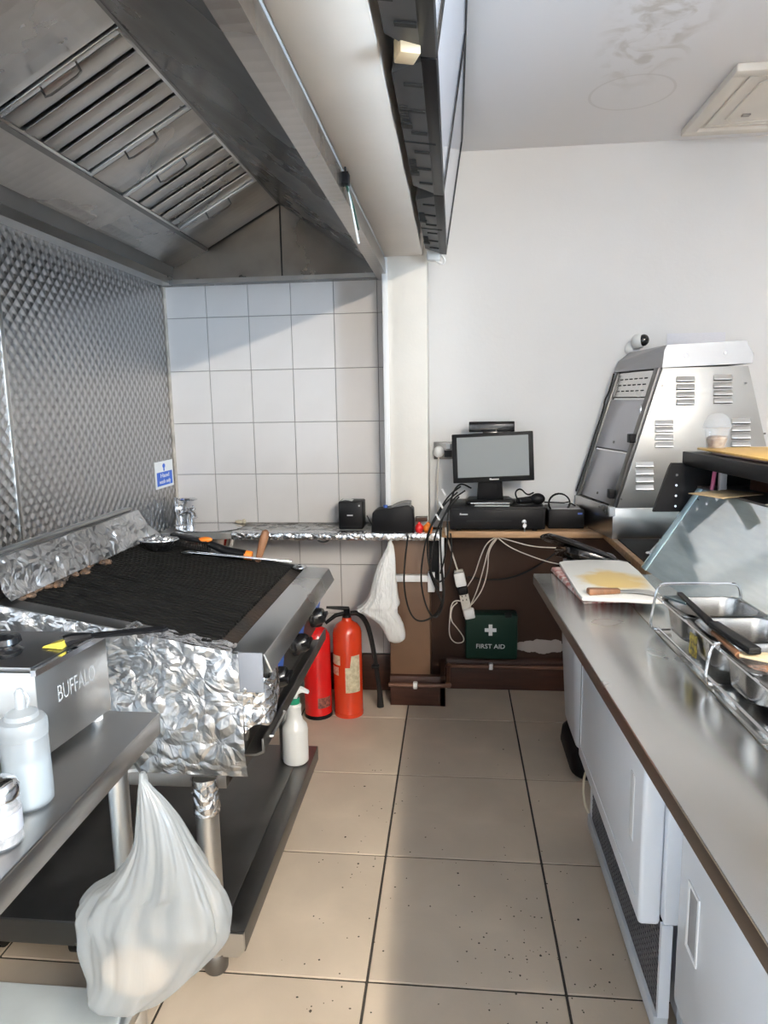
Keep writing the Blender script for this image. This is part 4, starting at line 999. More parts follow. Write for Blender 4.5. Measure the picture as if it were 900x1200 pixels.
tg = thing('long_tongs', 'long thin steel tongs lying across the far side of the grate', 'tongs', (-.75, 2.3, gz(-.75)))
nn = (b_-a).cross(Vector((0, 0, 1))).normalized()
for s_, dz in ((-1, 0), (1, .004)):
    mk('arm', B().hexa([a+nn*(s_*.010-.005), b_+nn*(s_*.004-.004), b_+nn*(s_*.004+.004), a+nn*(s_*.010+.005), a+nn*(s_*.010-.005)+Vector((0, 0, .004)), b_+nn*(s_*.004-.004)+Vector((0, 0, .005)), b_+nn*(s_*.004+.004)+Vector((0, 0, .005)), a+nn*(s_*.010+.005)+Vector((0, 0, .004))]), M_chrome, tg, bevel=.001)
mk('serrated_tip', B().ell(a, .028, .016, .006, 10, 6), M_steel, tg)

# ================================================================== preparation table
ZT = .80
pt = thing('prep_table', 'narrow stainless steel preparation table in front of the grill', 'table', (-.98, .55, 0))
TX0, TX1, TY0, TY1 = -1.36, -.618, -.35, 1.325
mk('top', B().box(TX0, TX1, TY0, TY1, ZT-.006, ZT).box(TX1-.006, TX1, TY0, TY1, ZT-.048, ZT-.004).box(TX0, TX1, TY1-.006, TY1, ZT-.048, ZT-.004), mat('table_steel', (.38, .37, .36), .32, 1, var=.05, vscale=3, rvar=.04), pt, bevel=.002)
mk('under_rail', B().box(TX0, TX1-.05, TY1-.05, TY1-.02, ZT-.045, ZT-.006).box(TX1-.05, TX1-.02, TY0, TY1-.02, ZT-.045, ZT-.006), M_steeld, pt)
for x, y in ((-.700, 1.283), (-1.30, 1.283), (-.700, -.28), (-1.30, -.28)):
    lg = mk('leg', B().cyl((x, y, .03), (x, y, ZT-.006), .021, n=20), M_steel, pt)
    mk('foot', B().lathe([(.018, 0), (.024, .004), (.024, .032), (.021, .036)], (x, y, 0), 16), M_rubber, lg)
mk('undershelf', bx(-1.33, -.685, -.30, 1.30, .125, .150), M_steel, pt, bevel=.002)
mk('bag_hook', B().tube([(-.640, 1.235, ZT-.046), (-.628, 1.215, ZT-.050), (-.605, 1.195, ZT-.062), (-.592, 1.185, ZT-.070), (-.588, 1.180, ZT-.058)], .003, 6, 1), M_steel, pt)
mk('plastic_sheet', B().prism([(-1.32, .35), (-.705, .35), (-.700, 1.20), (-.72, 1.285), (-1.32, 1.285)], 2, .150, .165), mat('milky_plastic', (.55, .60, .62), .4, var=.08), label='pale plastic sheet lying on the undershelf of the preparation table', cat='plastic sheet', bevel=.004)
for x in (-1.00, -1.22):
    cs = thing('black_castor', 'black rubber castor in the dark below the grill stand', 'castor', (x, 1.56, 0), 'castors under the grill stand')
    mk('wheel', B().cyl((x-.014, 1.57, .034), (x+.014, 1.57, .034), .034, n=20), M_rubber, cs)
    mk('fork', B().box(x-.022, x+.022, 1.555, 1.585, .036, .085), M_steeld, cs, bevel=.002)

# hanging bag
hb = thing('plastic_bag', 'thin white plastic bag of food hanging from the table hook', 'bag', (-.60, 1.14, .18))
rows_ = [(.741, -.592, -.583, .006), (.72, -.595, -.566, .012), (.70, -.597, -.550, .018), (.665, -.602, -.527, .026), (.617, -.610, -.504, .036), (.57, -.634, -.482, .046), (.532, -.668, -.463, .054), (.51, -.705, -.455, .058), (.466, -.742, -.441, .066), (.44, -.745, -.438, .070), (.407, -.737, -.456, .072), (.351, -.718, -.494, .074), (.302, -.726, -.543, .068), (.275, -.712, -.580, .050), (.262, -.690, -.615, .026)]
pr_ = [(z, (a+b_)/2, 1.165, (b_-a)/2, ry) for z, a, b_, ry in rows_]
def pleated(prof, n=150, sub=8, seed=0.):
    b = B(); rows = []
    for k in range(len(prof)-1):
        p0, p1, p2, p3 = prof[max(k-1, 0)], prof[k], prof[k+1], prof[min(k+2, len(prof)-1)]
        for s_ in range(sub):
            t = s_/sub
            rows.append([.5*((2*p1[i])+(p2[i]-p0[i])*t+(2*p0[i]-5*p1[i]+4*p2[i]-p3[i])*t*t+(3*p1[i]-p0[i]-3*p2[i]+p3[i])*t**3) for i in range(5)])
    rows.append(prof[-1]); m_ = len(rows)
    for j, (z, xc, yc, rx, ry) in enumerate(rows):
        v = j/m_
        for i in range(n):
            t = 2*PI*i/n; c0, s0 = math.cos(t), math.sin(t)
            w_ = noise.noise(Vector((math.cos(t)*1.2, math.sin(t)*1.2, v*1.3+seed)))
            ple = (abs(math.sin(6*t+4.5*w_+seed))-.5)*.060+(abs(math.sin(17*t+9*w_))-.5)*.022
            ple *= (1.5 if v < .25 else max(.22, 1.5-2.0*(v-.25)))*(.6+.8*abs(noise.noise(Vector((c0*2+seed, s0*2, v*5)))))
            soft = (.16*noise.noise(Vector((c0*1.6, s0*1.6, v*4+seed)))+.07*noise.noise(Vector((c0*4, s0*4, v*9+seed))))*min(1, v*2)
            f = 1+ple+soft
            c_, s__ = math.cos(t), math.sin(t)
            e = .85
            b.v.append(Vector((xc+rx*f*math.copysign(abs(c_)**e, c_), yc+ry*(1+2.2*ple+soft)*math.copysign(abs(s__)**e, s__), z)))
    for j in range(m_-1):
        for i in range(n): b.f.append((j*n+i, j*n+(i+1) % n, (j+1)*n+(i+1) % n, (j+1)*n+i))
    b.f.append(tuple(range((m_-1)*n, m_*n)))
    return b
mk('bag_body', pleated(pr_, seed=2.1), M_bag, hb, ang=60)
mk('handle_loop', B().tube([(-.588, 1.165, .735), (-.592, 1.176, .748), (-.591, 1.184, .733), (-.586, 1.172, .72)], .006, 8, 1), M_bag, hb)
mk('bread', B().ell((-.625, 1.150, .345), .070, .036, .050), mat('bread', (.62, .50, .38), .7, var=.2), hb)

pr_ = [(.815, -.288, 3.052, .008, .006), (.79, -.286, 3.048, .016, .009), (.72, -.300, 3.035, .038, .020), (.65, -.310, 3.022, .052, .030), (.575, -.318, 3.015, .066, .040), (.535, -.330, 3.01, .082, .045), (.515, -.345, 3.01, .092, .046), (.49, -.325, 3.01, .076, .046), (.45, -.290, 3.015, .058, .042), (.40, -.272, 3.02, .046, .036), (.37, -.268, 3.022, .038, .028), (.355, -.266, 3.025, .018, .014)]
mk('bag_body', pleated(pr_, n=90, seed=5.3), M_bag2, cbg, ang=60)
# contact grill / sandwich press, its back towards the aisle
cg = thing('contact_grill', 'stainless steel contact grill with maker name on its end', 'contact grill', (-.98, 1.17, ZT))
C0 = [(-1.30, 1.09), (-.735, 1.095), (-.712, 1.305), (-1.30, 1.31)]
def quadbox(q, z0, z1, zs=None):
    return B().hexa([(x, y, z0) for x, y in q]+[(x, y, z1) for x, y in q])
mk('body', quadbox(C0, ZT+.014, ZT+.176), M_steel, cg, bevel=.003)
mk('lid_top', quadbox([(-1.30, 1.10), (-.748, 1.105), (-.724, 1.30), (-1.30, 1.305)], ZT+.1755, ZT+.182), mat('smoked_steel', (.30, .30, .305), .34, 1, rvar=.08, vscale=6), cg, bevel=.002)
mk('edge_trim', B().hexa([(-.742, 1.094, ZT+.170), (-.732, 1.094, ZT+.170), (-.709, 1.306, ZT+.170), (-.719, 1.306, ZT+.170), (-.742, 1.094, ZT+.181), (-.732, 1.094, ZT+.181), (-.709, 1.306, ZT+.181), (-.719, 1.306, ZT+.181)]), M_chrome, cg)
for x, y in ((-.750, 1.12), (-.735, 1.285), (-1.26, 1.12), (-1.26, 1.285)):
    mk('foot', B().cyl((x, y, ZT), (x, y, ZT+.016), .012, n=14), M_wplas if y > 1.2 else M_rubber, cg)
mk('drip_tray', B().prism([(.93, ZT+.055), (1.094, ZT+.055), (1.094, ZT+.095), (.93, ZT+.075)], 0, -1.30, -.80), M_steel, cg, bevel=.003)
mk('tray_base', bx(-1.28, -.82, .96, 1.094, ZT+.004, ZT+.055), M_black, cg)
cdir = Vector((.023, .21, 0)).normalized()
text('lettering', 'BUFFALO', .046, frame(Vector((-.7255, 1.205, ZT+.098))+Vector((.0012, 0, 0)), cdir, (0, 0, 1)), mat('pale_lettering', (.28, .28, .28), .5), cg, ext=.0015, sx=.60)
pr2 = thing('pepper_knob', 'black ribbed knob on top of the contact grill', 'knob', (-.985, 1.17, ZT+.182))
mk('knob_top', B().lathe([(.016, 0), (.026, .002), (.030, .010), (.022, .016), (.020, .020), (.028, .026), (.026, .036), (.001, .040)], tuple(UZ(8, 768, ZT+.182)), 24), M_blackg, pr2)
# basting brush lying on the press
bs_ = thing('basting_brush', 'black handled basting brush with yellow bristles on the contact grill', 'brush', (-.80, 1.21, ZT+.182))
zz = ZT+.190
q0, q1, q2 = UZ(62, 752, zz), UZ(108, 745, zz+.008), UZ(192, 737, zz+.020)
mk('bristles', B().hexa([q0+Vector((-.012, -.018, -.006)), q0+Vector((.03, -.022, -.007)), q0+Vector((.03, .022, -.007)), q0+Vector((-.004, .014, -.006)), q0+Vector((-.008, -.014, -.003)), q0+Vector((.03, -.018, .007)), q0+Vector((.03, .018, .007)), q0+Vector((0, .012, -.003))]), M_yellow, bs_)
mk('head', B().tube([q0+Vector((.025, 0, 0)), q0.lerp(q1, .5), q1], [.013, .011, .006], 8), M_black, bs_)
mk('wire_loop', B().tube([q0+Vector((.03, .018, .006)), q1+Vector((0, .006, .003))], .002, 6), M_chrome, bs_)
side = Vector((-.04, .15, 0)).normalized()*.007
mk('handle', B().tube([q1, q1+side+(q2-q1)*.06, q2+side, q2+(q2-q1)*.04, q2-side, q1-side+(q2-q1)*.06, q1], .0042, 6), M_black, bs_)

# squeeze bottle
sb = thing('squeeze_bottle', 'frosted squeeze bottle half full on the preparation table', 'bottle', (-.690, .985, ZT))
bc = (-.690, .985, ZT)
mk('bottle', B().lathe([(.032, 0), (.036, .005), (.0365, .03), (.0355, .118), (.034, .122)], bc, 32), M_bottle, sb)
mk('liquid', B().lathe([(.030, .004), (.0335, .008), (.0335, .080), (.0008, .080)], bc, 28), mat('cloudy_water', (.30, .345, .37), .15), sb)
mk('cap', B().lathe([(.0360, .118), (.0370, .120), (.0370, .140), (.034, .146), (.026, .149), (.024, .156), (.014, .160), (.0085, .164), (.0075, .190), (.004, .196), (.0006, .196)], bc, 32), M_bottle, sb)
mk('tip_cover', B().tube([(-.690+.010, .985, ZT+.165), (-.690+.016, .985, ZT+.180), (-.690+.009, .985, ZT+.190)], .0025, 6, 1), M_bottle, sb)
# shaker
jr = thing('spice_shaker', 'glass and steel spice shaker at the table edge', 'shaker', (-.662, .872, ZT))
jc = (-.668, .880, ZT)
mk('glass', B().lathe([(.026, 0), (.030, .005), (.030, .075), (.027, .080)], jc, 24), M_cup, jr)
mk('contents', B().lathe([(.0265, .004), (.0265, .058), (.0008, .060)], jc, 20), mat('ground_pepper', (.20, .18, .17), .8, var=.5, vscale=120), jr)
mk('band', B().lathe([(.0304, .022), (.0306, .023), (.0306, .052), (.0304, .053)], jc, 24), mat('pale_band', (.30, .30, .32), .5), jr)
mk('lid', B().lathe([(.0305, .074), (.031, .076), (.031, .090), (.026, .098), (.012, .104), (.0006, .105)], jc, 24), M_chrome, jr)

# spray bottle on the shelf of the grill stand
sv = thing('spray_bottle', 'white trigger spray bottle with green collar on the stand shelf', 'spray bottle', (-.572, 2.31, .15))
c = (-.575, 2.315, .15)
mk('bottle', B().lathe([(.040, 0), (.046, .006), (.0465, .06), (.0465, .125), (.044, .140), (.032, .155), (.026, .175), (.024, .200), (.027, .215), (.020, .225), (.019, .232)], c, 28), M_spray, sv)
mk('collar', B().lathe([(.0205, .222), (.0215, .224), (.0215, .240), (.0185, .243), (.0008, .243)], c, 20), M_green, sv)
mk('trigger_head', B().prism([(-.590, .393), (-.560, .393), (-.558, .410), (-.540, .418), (-.518, .412), (-.520, .420), (-.545, .434), (-.585, .438), (-.598, .430), (-.608, .405), (-.600, .403)], 1, 2.304, 2.326), M_wplas, sv, bevel=.003)

# ================================================================== right-hand counter
ZW = .88
def cxl(y): return .254+(2.226-y)*.0425           # aisle edge of the worktop
def wt_prism(b, x0f, x1f, ya, yb, z0, z1):
    return b.prism([(x0f(ya), ya), (x1f(ya), ya), (x1f(yb), yb), (x0f(yb), yb)][::-1], 2, z0, z1)
seam = lambda y: .470+(2.226-y)*.02
ct = thing('steel_worktop', 'long stainless steel worktop with pans and chopping board', 'worktop', (.7, 1.0, ZW))
mk('front_sheet', wt_prism(B(), cxl, lambda y: seam(y)-.001, 2.226, -.6, ZW-.006, ZW), M_steelt, ct, bevel=.0015)
mk('rear_sheet', wt_prism(B(), lambda y: seam(y)+.001, lambda y: 1.30, 2.226, -.6, ZW-.006, ZW), M_steelt, ct, bevel=.0015)
mk('edge_lip', wt_prism(B(), cxl, lambda y: cxl(y)+.012, 2.226, -.6, ZW-.034, ZW-.004).box(.262, 1.30, 2.214, 2.226, ZW-.034, ZW-.004), mat('edge_steel', (.16, .13, .11), .4, 1), ct, bevel=.0015)
mk('board', wt_prism(B(), lambda y: cxl(y)+.012, lambda y: 1.29, 2.212, -.6, ZW-.030, ZW-.006), M_pine, ct)

def fridge(y0, y1, label, inset):
    xf = .452 if not inset else .485
    t = thing('undercounter_fridge', label, 'fridge', (.75, (y0+y1)/2, 0), 'white fridges under the worktop')
    mk('body', B().box(xf, 1.10, y0, y1, .30 if not inset else .06, ZW-.030).box(xf+.05, 1.10, y0, y1, .03, .30), M_fridge, t, bevel=.004)
    for x in (xf+.09, 1.05):
        for y in (y0+.05, y1-.05): mk('foot', B().cyl((x, y, 0), (x, y, .035), .018, n=12), M_rubber, t)
    if not inset:
        d = mk('door', bx(.402, .450, y0+.015, y1-.012, .285, .705), M_fridge, t, bevel=.010, seg=3)
        hr = B()
        mk('handle_recess', bx(.400, .405, y0+.085, y0+.115, .44, .60), mat('pale_recess', (.78, .80, .82), .4), d, bevel=.002)
        mk('panel_line', B().box(.4005, .403, y0+.05, y1-.05, .335, .338).box(.4005, .403, y1-.05, y1-.047, .338, .66), mat('soft_line', (.74, .78, .83), .3), d)
        mk('hinge', bx(.402, .44, y0+.004, y0+.045, .704, .716), M_steeld, t, bevel=.002)
        # perforated grille
        mk('grille_back', bx(xf+.004, xf+.008, y0+.006, y1-.02, .06, .285), M_blackm, t)
        gb_ = B()
        ny = 46; L = y1-y0-.045
        for k in range(ny+1):
            y = y0+.014+L*k/ny; gb_.box(xf-.003, xf+.003, y-.0022, y+.0022, .075, .285)
        for k in range(15):
            z = .075+.21*k/14; gb_.box(xf-.0035, xf+.003, y0+.012, y1-.03, z-.0022, z+.0022)
        mk('grille', gb_, mat('grille_grey', (.10, .10, .11), .5), t)
        mk('kick_strip', bx(xf-.012, xf+.02, y0, y1, .030, .072), mat('kick_strip', (.55, .58, .62), .35), t, bevel=.003)
        for a, b_ in ((y0, y0+.012), (y1-.03, y1)): mk('side_post', bx(xf-.004, xf+.02, a, b_, .07, .30), M_fridge, t)
    else:
        pr_ = []
        d = mk('door', bx(.452, .490, y0+.03, y1-.040, .19, .74), M_fridge, t, bevel=.016, seg=4)
        mk('door_panel', bx(.444, .456, y0+.06, y1-.075, .235, .70), M_fridge, d, bevel=.008, seg=3)
        mk('handle_recess', bx(.4425, .448, y1-.175, y1-.135, .40, .52), mat('grey_recess', (.30, .31, .33), .5), d, bevel=.002)
        mk('recess_rim', B().prism([(y1-.185+a, .39+c_) for a, c_ in ((0, 0), (.06, 0), (.06, .14), (0, .14), (0, .008), (.008, .008), (.008, .132), (.052, .132), (.052, .008), (0, .008))], 0, .4415, .448), mat('pale_recess', (.78, .80, .82), .4), d, bevel=.001)
        mk('kick_strip', bx(xf+.004, xf+.02, y0, y1, .02, .06), mat('kick_strip', (.55, .58, .62), .35), t)
        mk('grey_post', bx(xf-.008, xf+.004, y1-.028, y1-.004, .06, .30), mat('grey_post', (.36, .39, .43), .4), t)
fridge(1.405, 2.185, 'white under-counter fridge with black perforated grille below its door', False)
fridge(.53, 1.372, 'white under-counter fridge with inset rounded door panel', True)
mk('white_cable', B().tube([(.462, 2.22, .24), (.435, 2.24, .18), (.432, 2.23, .10), (.45, 2.21, .05), (.475, 2.17, .045)], .004, 6, 2), mat('yellowed_cable', (.58, .52, .38), .5), label='yellowed cable looping out beside the fridge grille', cat='cable')

# pedal bin behind the worktop end
bn = thing('kitchen_bin', 'tall white plastic bin with black base and black lid ajar', 'bin', (.60, 2.72, 0))
def rr(x0, x1, y0, y1, r, n=6):
    pts = []
    for cx_, cy_, a0 in ((x1-r, y1-r, 0), (x0+r, y1-r, 90), (x0+r, y0+r, 180), (x1-r, y0+r, 270)):
        for k in range(n+1):
            a = math.radians(a0+90*k/n); pts.append((cx_+r*math.cos(a), cy_+r*math.sin(a)))
    return pts
def loft(rings):
    b = B(); n = len(rings[0][0])
    for pts, z in rings:
        b.v += [Vector((x, y, z)) for x, y in pts]
    for j in range(len(rings)-1):
        for i in range(n): b.f.append((j*n+i, j*n+(i+1) % n, (j+1)*n+(i+1) % n, (j+1)*n+i))
    b.f += [tuple(range(n))[::-1], tuple(range((len(rings)-1)*n, len(rings)*n))]
    return b
mk('body', loft([(rr(.475, .630, 2.56, 2.88, .06), .085), (rr(.465, .640, 2.54, 2.90, .07), .12), (rr(.450, .648, 2.52, 2.93, .07), .45), (rr(.448, .650, 2.51, 2.94, .07), .80)]), M_fridge, bn, ang=50)
mk('base', loft([(rr(.452, .64, 2.50, 2.90, .09), 0), (rr(.447, .645, 2.49, 2.91, .09), .012), (rr(.452, .64, 2.50, 2.90, .09), .07), (rr(.475, .63, 2.54, 2.88, .07), .092)]), M_black, bn, ang=50)
def tilt(px_, pz_, a): return Matrix.Translation((px_, 2.51, pz_)) @ Matrix.Rotation(-.215, 4, 'X') @ Matrix.Rotation(a, 4, 'Y') @ Matrix.Translation((-px_, -2.51, -pz_))
mk('rim', loft([(rr(.41, .645, 2.515, 2.90, .08), .800), (rr(.398, .652, 2.505, 2.91, .08), .815), (rr(.400, .650, 2.507, 2.908, .08), .835), (rr(.43, .63, 2.53, 2.88, .07), .842)]).xf(tilt(.650, .825, .30)), M_blackg, bn, ang=50)
mk('lid', loft([(rr(.335, .60, 2.51, 2.88, .08), .845), (rr(.330, .605, 2.505, 2.885, .08), .852), (rr(.335, .60, 2.51, 2.88, .08), .862), (rr(.38, .57, 2.54, 2.85, .07), .868)]).xf(tilt(.605, .862, .37)), M_blackg, bn, ang=50)
mk('hinge', B().hexa([(.56, 2.53, .80), (.648, 2.53, .80), (.648, 2.80, .76), (.56, 2.80, .76), (.56, 2.53, .86), (.635, 2.53, .85), (.635, 2.80, .80), (.56, 2.80, .80)]), M_black, bn, bevel=.004)

# ---- chopping board with packaging underneath, scraper
bq = [UZ(655, 660, ZW+.012), UZ(737, 660, ZW+.012), UZ(776, 707, ZW+.012), UZ(684, 704, ZW+.012)]
pk = B()
A_, D_ = UZ(645, 669, ZW), UZ(684, 708, ZW)
pk.hexa([(A_.x, A_.y, ZW), (D_.x, D_.y, ZW), (D_.x+.16, D_.y+.02, ZW), (A_.x+.16, A_.y+.02, ZW), (A_.x+.004, A_.y, ZW+.013), (D_.x+.004, D_.y, ZW+.011), (D_.x+.16, D_.y+.02, ZW+.011), (A_.x+.16, A_.y+.02, ZW+.013)])
mk('food_packet', pk, M_redpr, bevel=.003, label='flat red printed food packet under the chopping board', cat='packet')
def board_mat():
    m = mat('stained_chopping_board', (.80, .78, .72), .45)
    nt = m.node_tree; b = nt.nodes['Principled BSDF']
    g_ = nd(nt, 'ShaderNodeNewGeometry'); mp = nd(nt, 'ShaderNodeMapping')
    s = (9, 7, 0); c_ = (.46, 2.05)
    mp.inputs['Location'].default_value = (-c_[0]*s[0], -c_[1]*s[1], 0); mp.inputs['Scale'].default_value = s
    nt.links.new(g_.outputs['Position'], mp.inputs[0])
    l = nd(nt, 'ShaderNodeVectorMath', operation='LENGTH'); nt.links.new(mp.outputs[0], l.inputs[0])
    n = nd(nt, 'ShaderNodeTexNoise', i_Scale=12, i_Detail=4); nt.links.new(g_.outputs['Position'], n.inputs['Vector'])
    a = nd(nt, 'ShaderNodeMath', operation='MULTIPLY_ADD'); a.inputs[1].default_value = 1.3; nt.links.new(n.outputs['Fac'], a.inputs[0]); nt.links.new(l.outputs['Value'], a.inputs[2])
    r = nd(nt, 'ShaderNodeValToRGB'); r.color_ramp.elements[0].position = .75; r.color_ramp.elements[1].position = 1.0
    e = r.color_ramp.elements; e[0].color = (.72, .52, .20, 1); e[1].color = (.80, .78, .73, 1)
    sc_ = nd(nt, 'ShaderNodeMath', operation='MULTIPLY'); sc_.inputs[1].default_value = .62; nt.links.new(a.outputs[0], sc_.inputs[0])
    nt.links.new(sc_.outputs[0], r.inputs[0]); nt.links.new(r.outputs[0], b.inputs['Base Color'])
    return m
ring = [UZ(*p, ZW+.014) for p in ((655, 662), (661, 660.5), (690, 659), (725, 660), (736, 662), (748, 672), (776, 703), (778, 707.5), (770, 708), (730, 706), (690, 704.5), (682, 704), (677, 698))]
b = B(); n = len(ring)
b.v = [Vector((p.x, p.y, ZW+.013)) for p in ring]+[Vector((p.x, p.y, ZW+.024)) for p in ring]
b.f = [tuple(range(n))[::-1], tuple(range(n, 2*n))]+[(i, (i+1) % n, (i+1) % n+n, i+n) for i in range(n)]
mk('chopping_board', b, board_mat(), bevel=.003, label='white chopping board stained yellow at the end of the worktop', cat='chopping board')
sr = thing('paint_scraper', 'scraper with wooden handle and steel blade on the chopping board', 'scraper', (.45, 1.90, ZW+.024))
za = ZW+.024
mk('handle', B().hexa([(.366, 1.882, za), (.455, 1.902, za), (.452, 1.926, za), (.362, 1.912, za), (.366, 1.884, za+.018), (.455, 1.904, za+.014), (.452, 1.924, za+.014), (.362, 1.910, za+.018)]), M_woodh, sr, bevel=.005)
mk('blade', B().prism([(.452, 1.905), (.500, 1.900), (.548, 1.868), (.556, 1.872), (.535, 1.925), (.505, 1.935), (.452, 1.922)], 2, za+.005, za+.0068), M_steel, sr)

# ---- rack of pans
ra = .0425
PC = Vector((.585, 1.45, ZW))
RM = rotz(PC, ra)          # rack follows the worktop edge (nearer = further right)
RMi = Matrix.Translation(PC) @ Matrix.Rotation(.0425, 4, 'Z') @ Matrix.Translation(-PC)
rk = thing('wire_rack', 'steel wire rack holding the row of pans on the worktop', 'rack', PC)
xl_, xr_ = .494, .676
zr, zt_ = ZW+.006, ZW+.083
wr_ = .0032
b = B()
mk('lower_rail', B().tube([(xl_, 1.665, zr+.004), (xl_, .80, zr+.004)], wr_, 8).xf(RMi), M_chrome, rk)
mk('lower_rail', B().tube([(xr_, 1.665, zr+.004), (xr_, .80, zr+.004)], wr_, 8).xf(RMi), M_chrome, rk)
mk('upper_rail', B().tube([(xl_+.004, 1.685, zt_-.004), (xl_+.004, .80, zt_-.004)], wr_, 8).xf(RMi), M_chrome, rk)
mk('upper_rail', B().tube([(xr_-.004, 1.685, zt_-.004), (xr_-.004, .80, zt_-.004)], wr_, 8).xf(RMi), M_chrome, rk)
for y in (1.665, 1.335, .90):
    hi = zt_+.026 if y > 1.6 else zt_+.004
    def loop(x, s_):
        return [(x+s_*.030, y, zr), (x-s_*.006, y, zr-.001), (x-s_*.018, y, zr+.008), (x-s_*.012, y, zr+.06), (x-s_*.004, y, hi)]
    if y > 1.6:
        path = loop(xl_, 1)+[(xl_+.006, y, hi+.008), (xl_+.02, y, hi+.010), (xr_-.02, y, hi+.010), (xr_-.006, y, hi+.008)]+loop(xr_, -1)[::-1]
        mk('end_loop', B().tube(path, wr_, 8, 1).xf(RMi), M_chrome, rk)
    else:
        mk('side_loop', B().tube(loop(xl_, 1)+[(xl_+.006, y, hi+.002)], wr_, 8, 1).xf(RMi), M_chrome, rk)
        mk('side_loop', B().tube(loop(xr_, -1)+[(xr_-.006, y, hi+.002)], wr_, 8, 1).xf(RMi), M_chrome, rk)
def pan(yc, label, fill):
    x0, x1, y0, y1 = xl_+.008, xr_-.006, yc-.079, yc+.079
    zt = zt_+.0005
    t = thing('steel_pan', label, 'food pan', RMi @ Vector(((x0+x1)/2, yc, ZW+.01)), 'steel pans in the wire rack')
    rings = [(rr(x0-.008, x1+.008, y0, y1, .020), zt+.003), (rr(x0, x1, y0+.007, y1-.007, .038), zt+.0035), (rr(x0+.002, x1-.002, y0+.009, y1-.009, .038), zt-.004), (rr(x0+.010, x1-.010, y0+.016, y1-.016, .038), zt-.060), (rr(x0+.020, x1-.020, y0+.026, y1-.026, .034), zt-.066)]
    outer = [(rr(x0+.016, x1-.016, y0+.022, y1-.022, .036), zt-.0685), (rr(x0+.007, x1-.007, y0+.013, y1-.013, .040), zt-.062), (rr(x0-.001, x1+.001, y0+.006, y1-.006, .040), zt-.004), (rr(x0-.008, x1+.008, y0, y1, .020), zt+.001)]
    b = B(); allr = rings+outer; n = len(allr[0][0])
    for pts, z in allr: b.v += [Vector((x, y, z)) for x, y in pts]
    for j in range(len(allr)-1):
        if j == len(rings)-1: continue
        for i in range(n): b.f.append((j*n+i, j*n+(i+1) % n, (j+1)*n+(i+1) % n, (j+1)*n+i))
    k = len(rings)-1; b.f.append(tuple(range(k*n, (k+1)*n))); k += 1; b.f.append(tuple(range(k*n, (k+1)*n))[::-1])
    k = len(allr)-1
    for i in range(n): b.f.append((k*n+i, k*n+(i+1) % n, (i+1) % n, i))
    mk('pan', b.xf(RMi), M_steelp, t, ang=40)
    if fill:
        z = zt-.058+fill
        pts = rr(x0+.006, x1-.006, y0+.013, y1-.013, .038)
        c_ = B(); c_.v = [Vector((x, y, z)) for x, y in pts]+[Vector((x, y, z-.004)) for x, y in pts]
        m_ = len(pts); c_.f = [tuple(range(m_)), tuple(range(m_, 2*m_))[::-1]]+[(i, (i+1) % m_, (i+1) % m_+m_, i+m_) for i in range(m_)]
        mk('sauce', c_.xf(RMi), M_sauce, t)
M_steelp = mat('pan_steel', (.42, .41, .40), .22, 1, var=.12, vscale=8, rvar=.06)
pan(1.585, 'empty steel pan at the end of the rack by the chopping board', 0)
pan(1.424, 'empty steel pan between the end pan and the pan of brown sauce', 0)
pan(1.263, 'steel pan with brown sauce under the tongs', .022)
pan(1.102, 'steel pan with a shallow layer of sauce beyond the wooden spatula', .012)
lp = rk
mk('price_sticker', B().box(xl_+.003, xl_+.006, 1.44, 1.475, zr+.012, zr+.058).xf(RMi), mat('yellow_sticker', (.55, .42, .06), .5, var=.5, vscale=90, col2=(.05, .04, .03)), label='worn yellow sticker between the first two pans', cat='sticker')
tn = thing('kitchen_tongs', 'long black plastic tongs lying across the pans', 'tongs', (.56, 1.45, ZW+.09))
zq = zt_+.006
t0, t1, t2 = UZ(796, 697, zq+.008), UZ(835, 735, zq+.010), UZ(885, 768, zq+.006)
def flat_bar(a, b_, w0, w1, th):
    d = (b_-a).normalized(); n_ = d.cross(Vector((0, 0, 1))).normalized(); up = Vector((0, 0, th))
    return [a-n_*w0, b_-n_*w1, b_+n_*w1, a+n_*w0, a-n_*w0+up, b_-n_*w1+up, b_+n_*w1+up, a+n_*w0+up]
mk('handle', B().hexa(flat_bar(t0, t1, .007, .010, .008)).hexa(flat_bar(t1, t2, .011, .013, .008)), M_black, tn, bevel=.004)
mk('grip', B().hexa(flat_bar(t1+Vector((0, 0, .006)), t2+Vector((0, 0, .006)), .010, .012, .008)), M_rubber, tn, bevel=.003)
mk('tip', B().hexa(flat_bar(UZ(785, 700, zq), t0.lerp(t1, .35), .016, .012, .005)), mat('dark_teal_plastic', (.03, .06, .07), .3), tn, bevel=.002)
wsp = thing('wooden_spatula', 'wooden spatula with a yellowed blade resting on the pan rims', 'spatula', (.53, 1.3, ZW+.09))
s0, s1, s2 = UZ(836, 741, zt_+.004), UZ(866, 768, zt_+.004), UZ(900, 772, zt_+.005)
mk('handle', B().tube([s0, s1], [.006, .007], 8), M_woodh, wsp)
mk('blade', B().hexa(flat_bar(s1, s2, .010, .024, .004)), M_pine, wsp, bevel=.001)

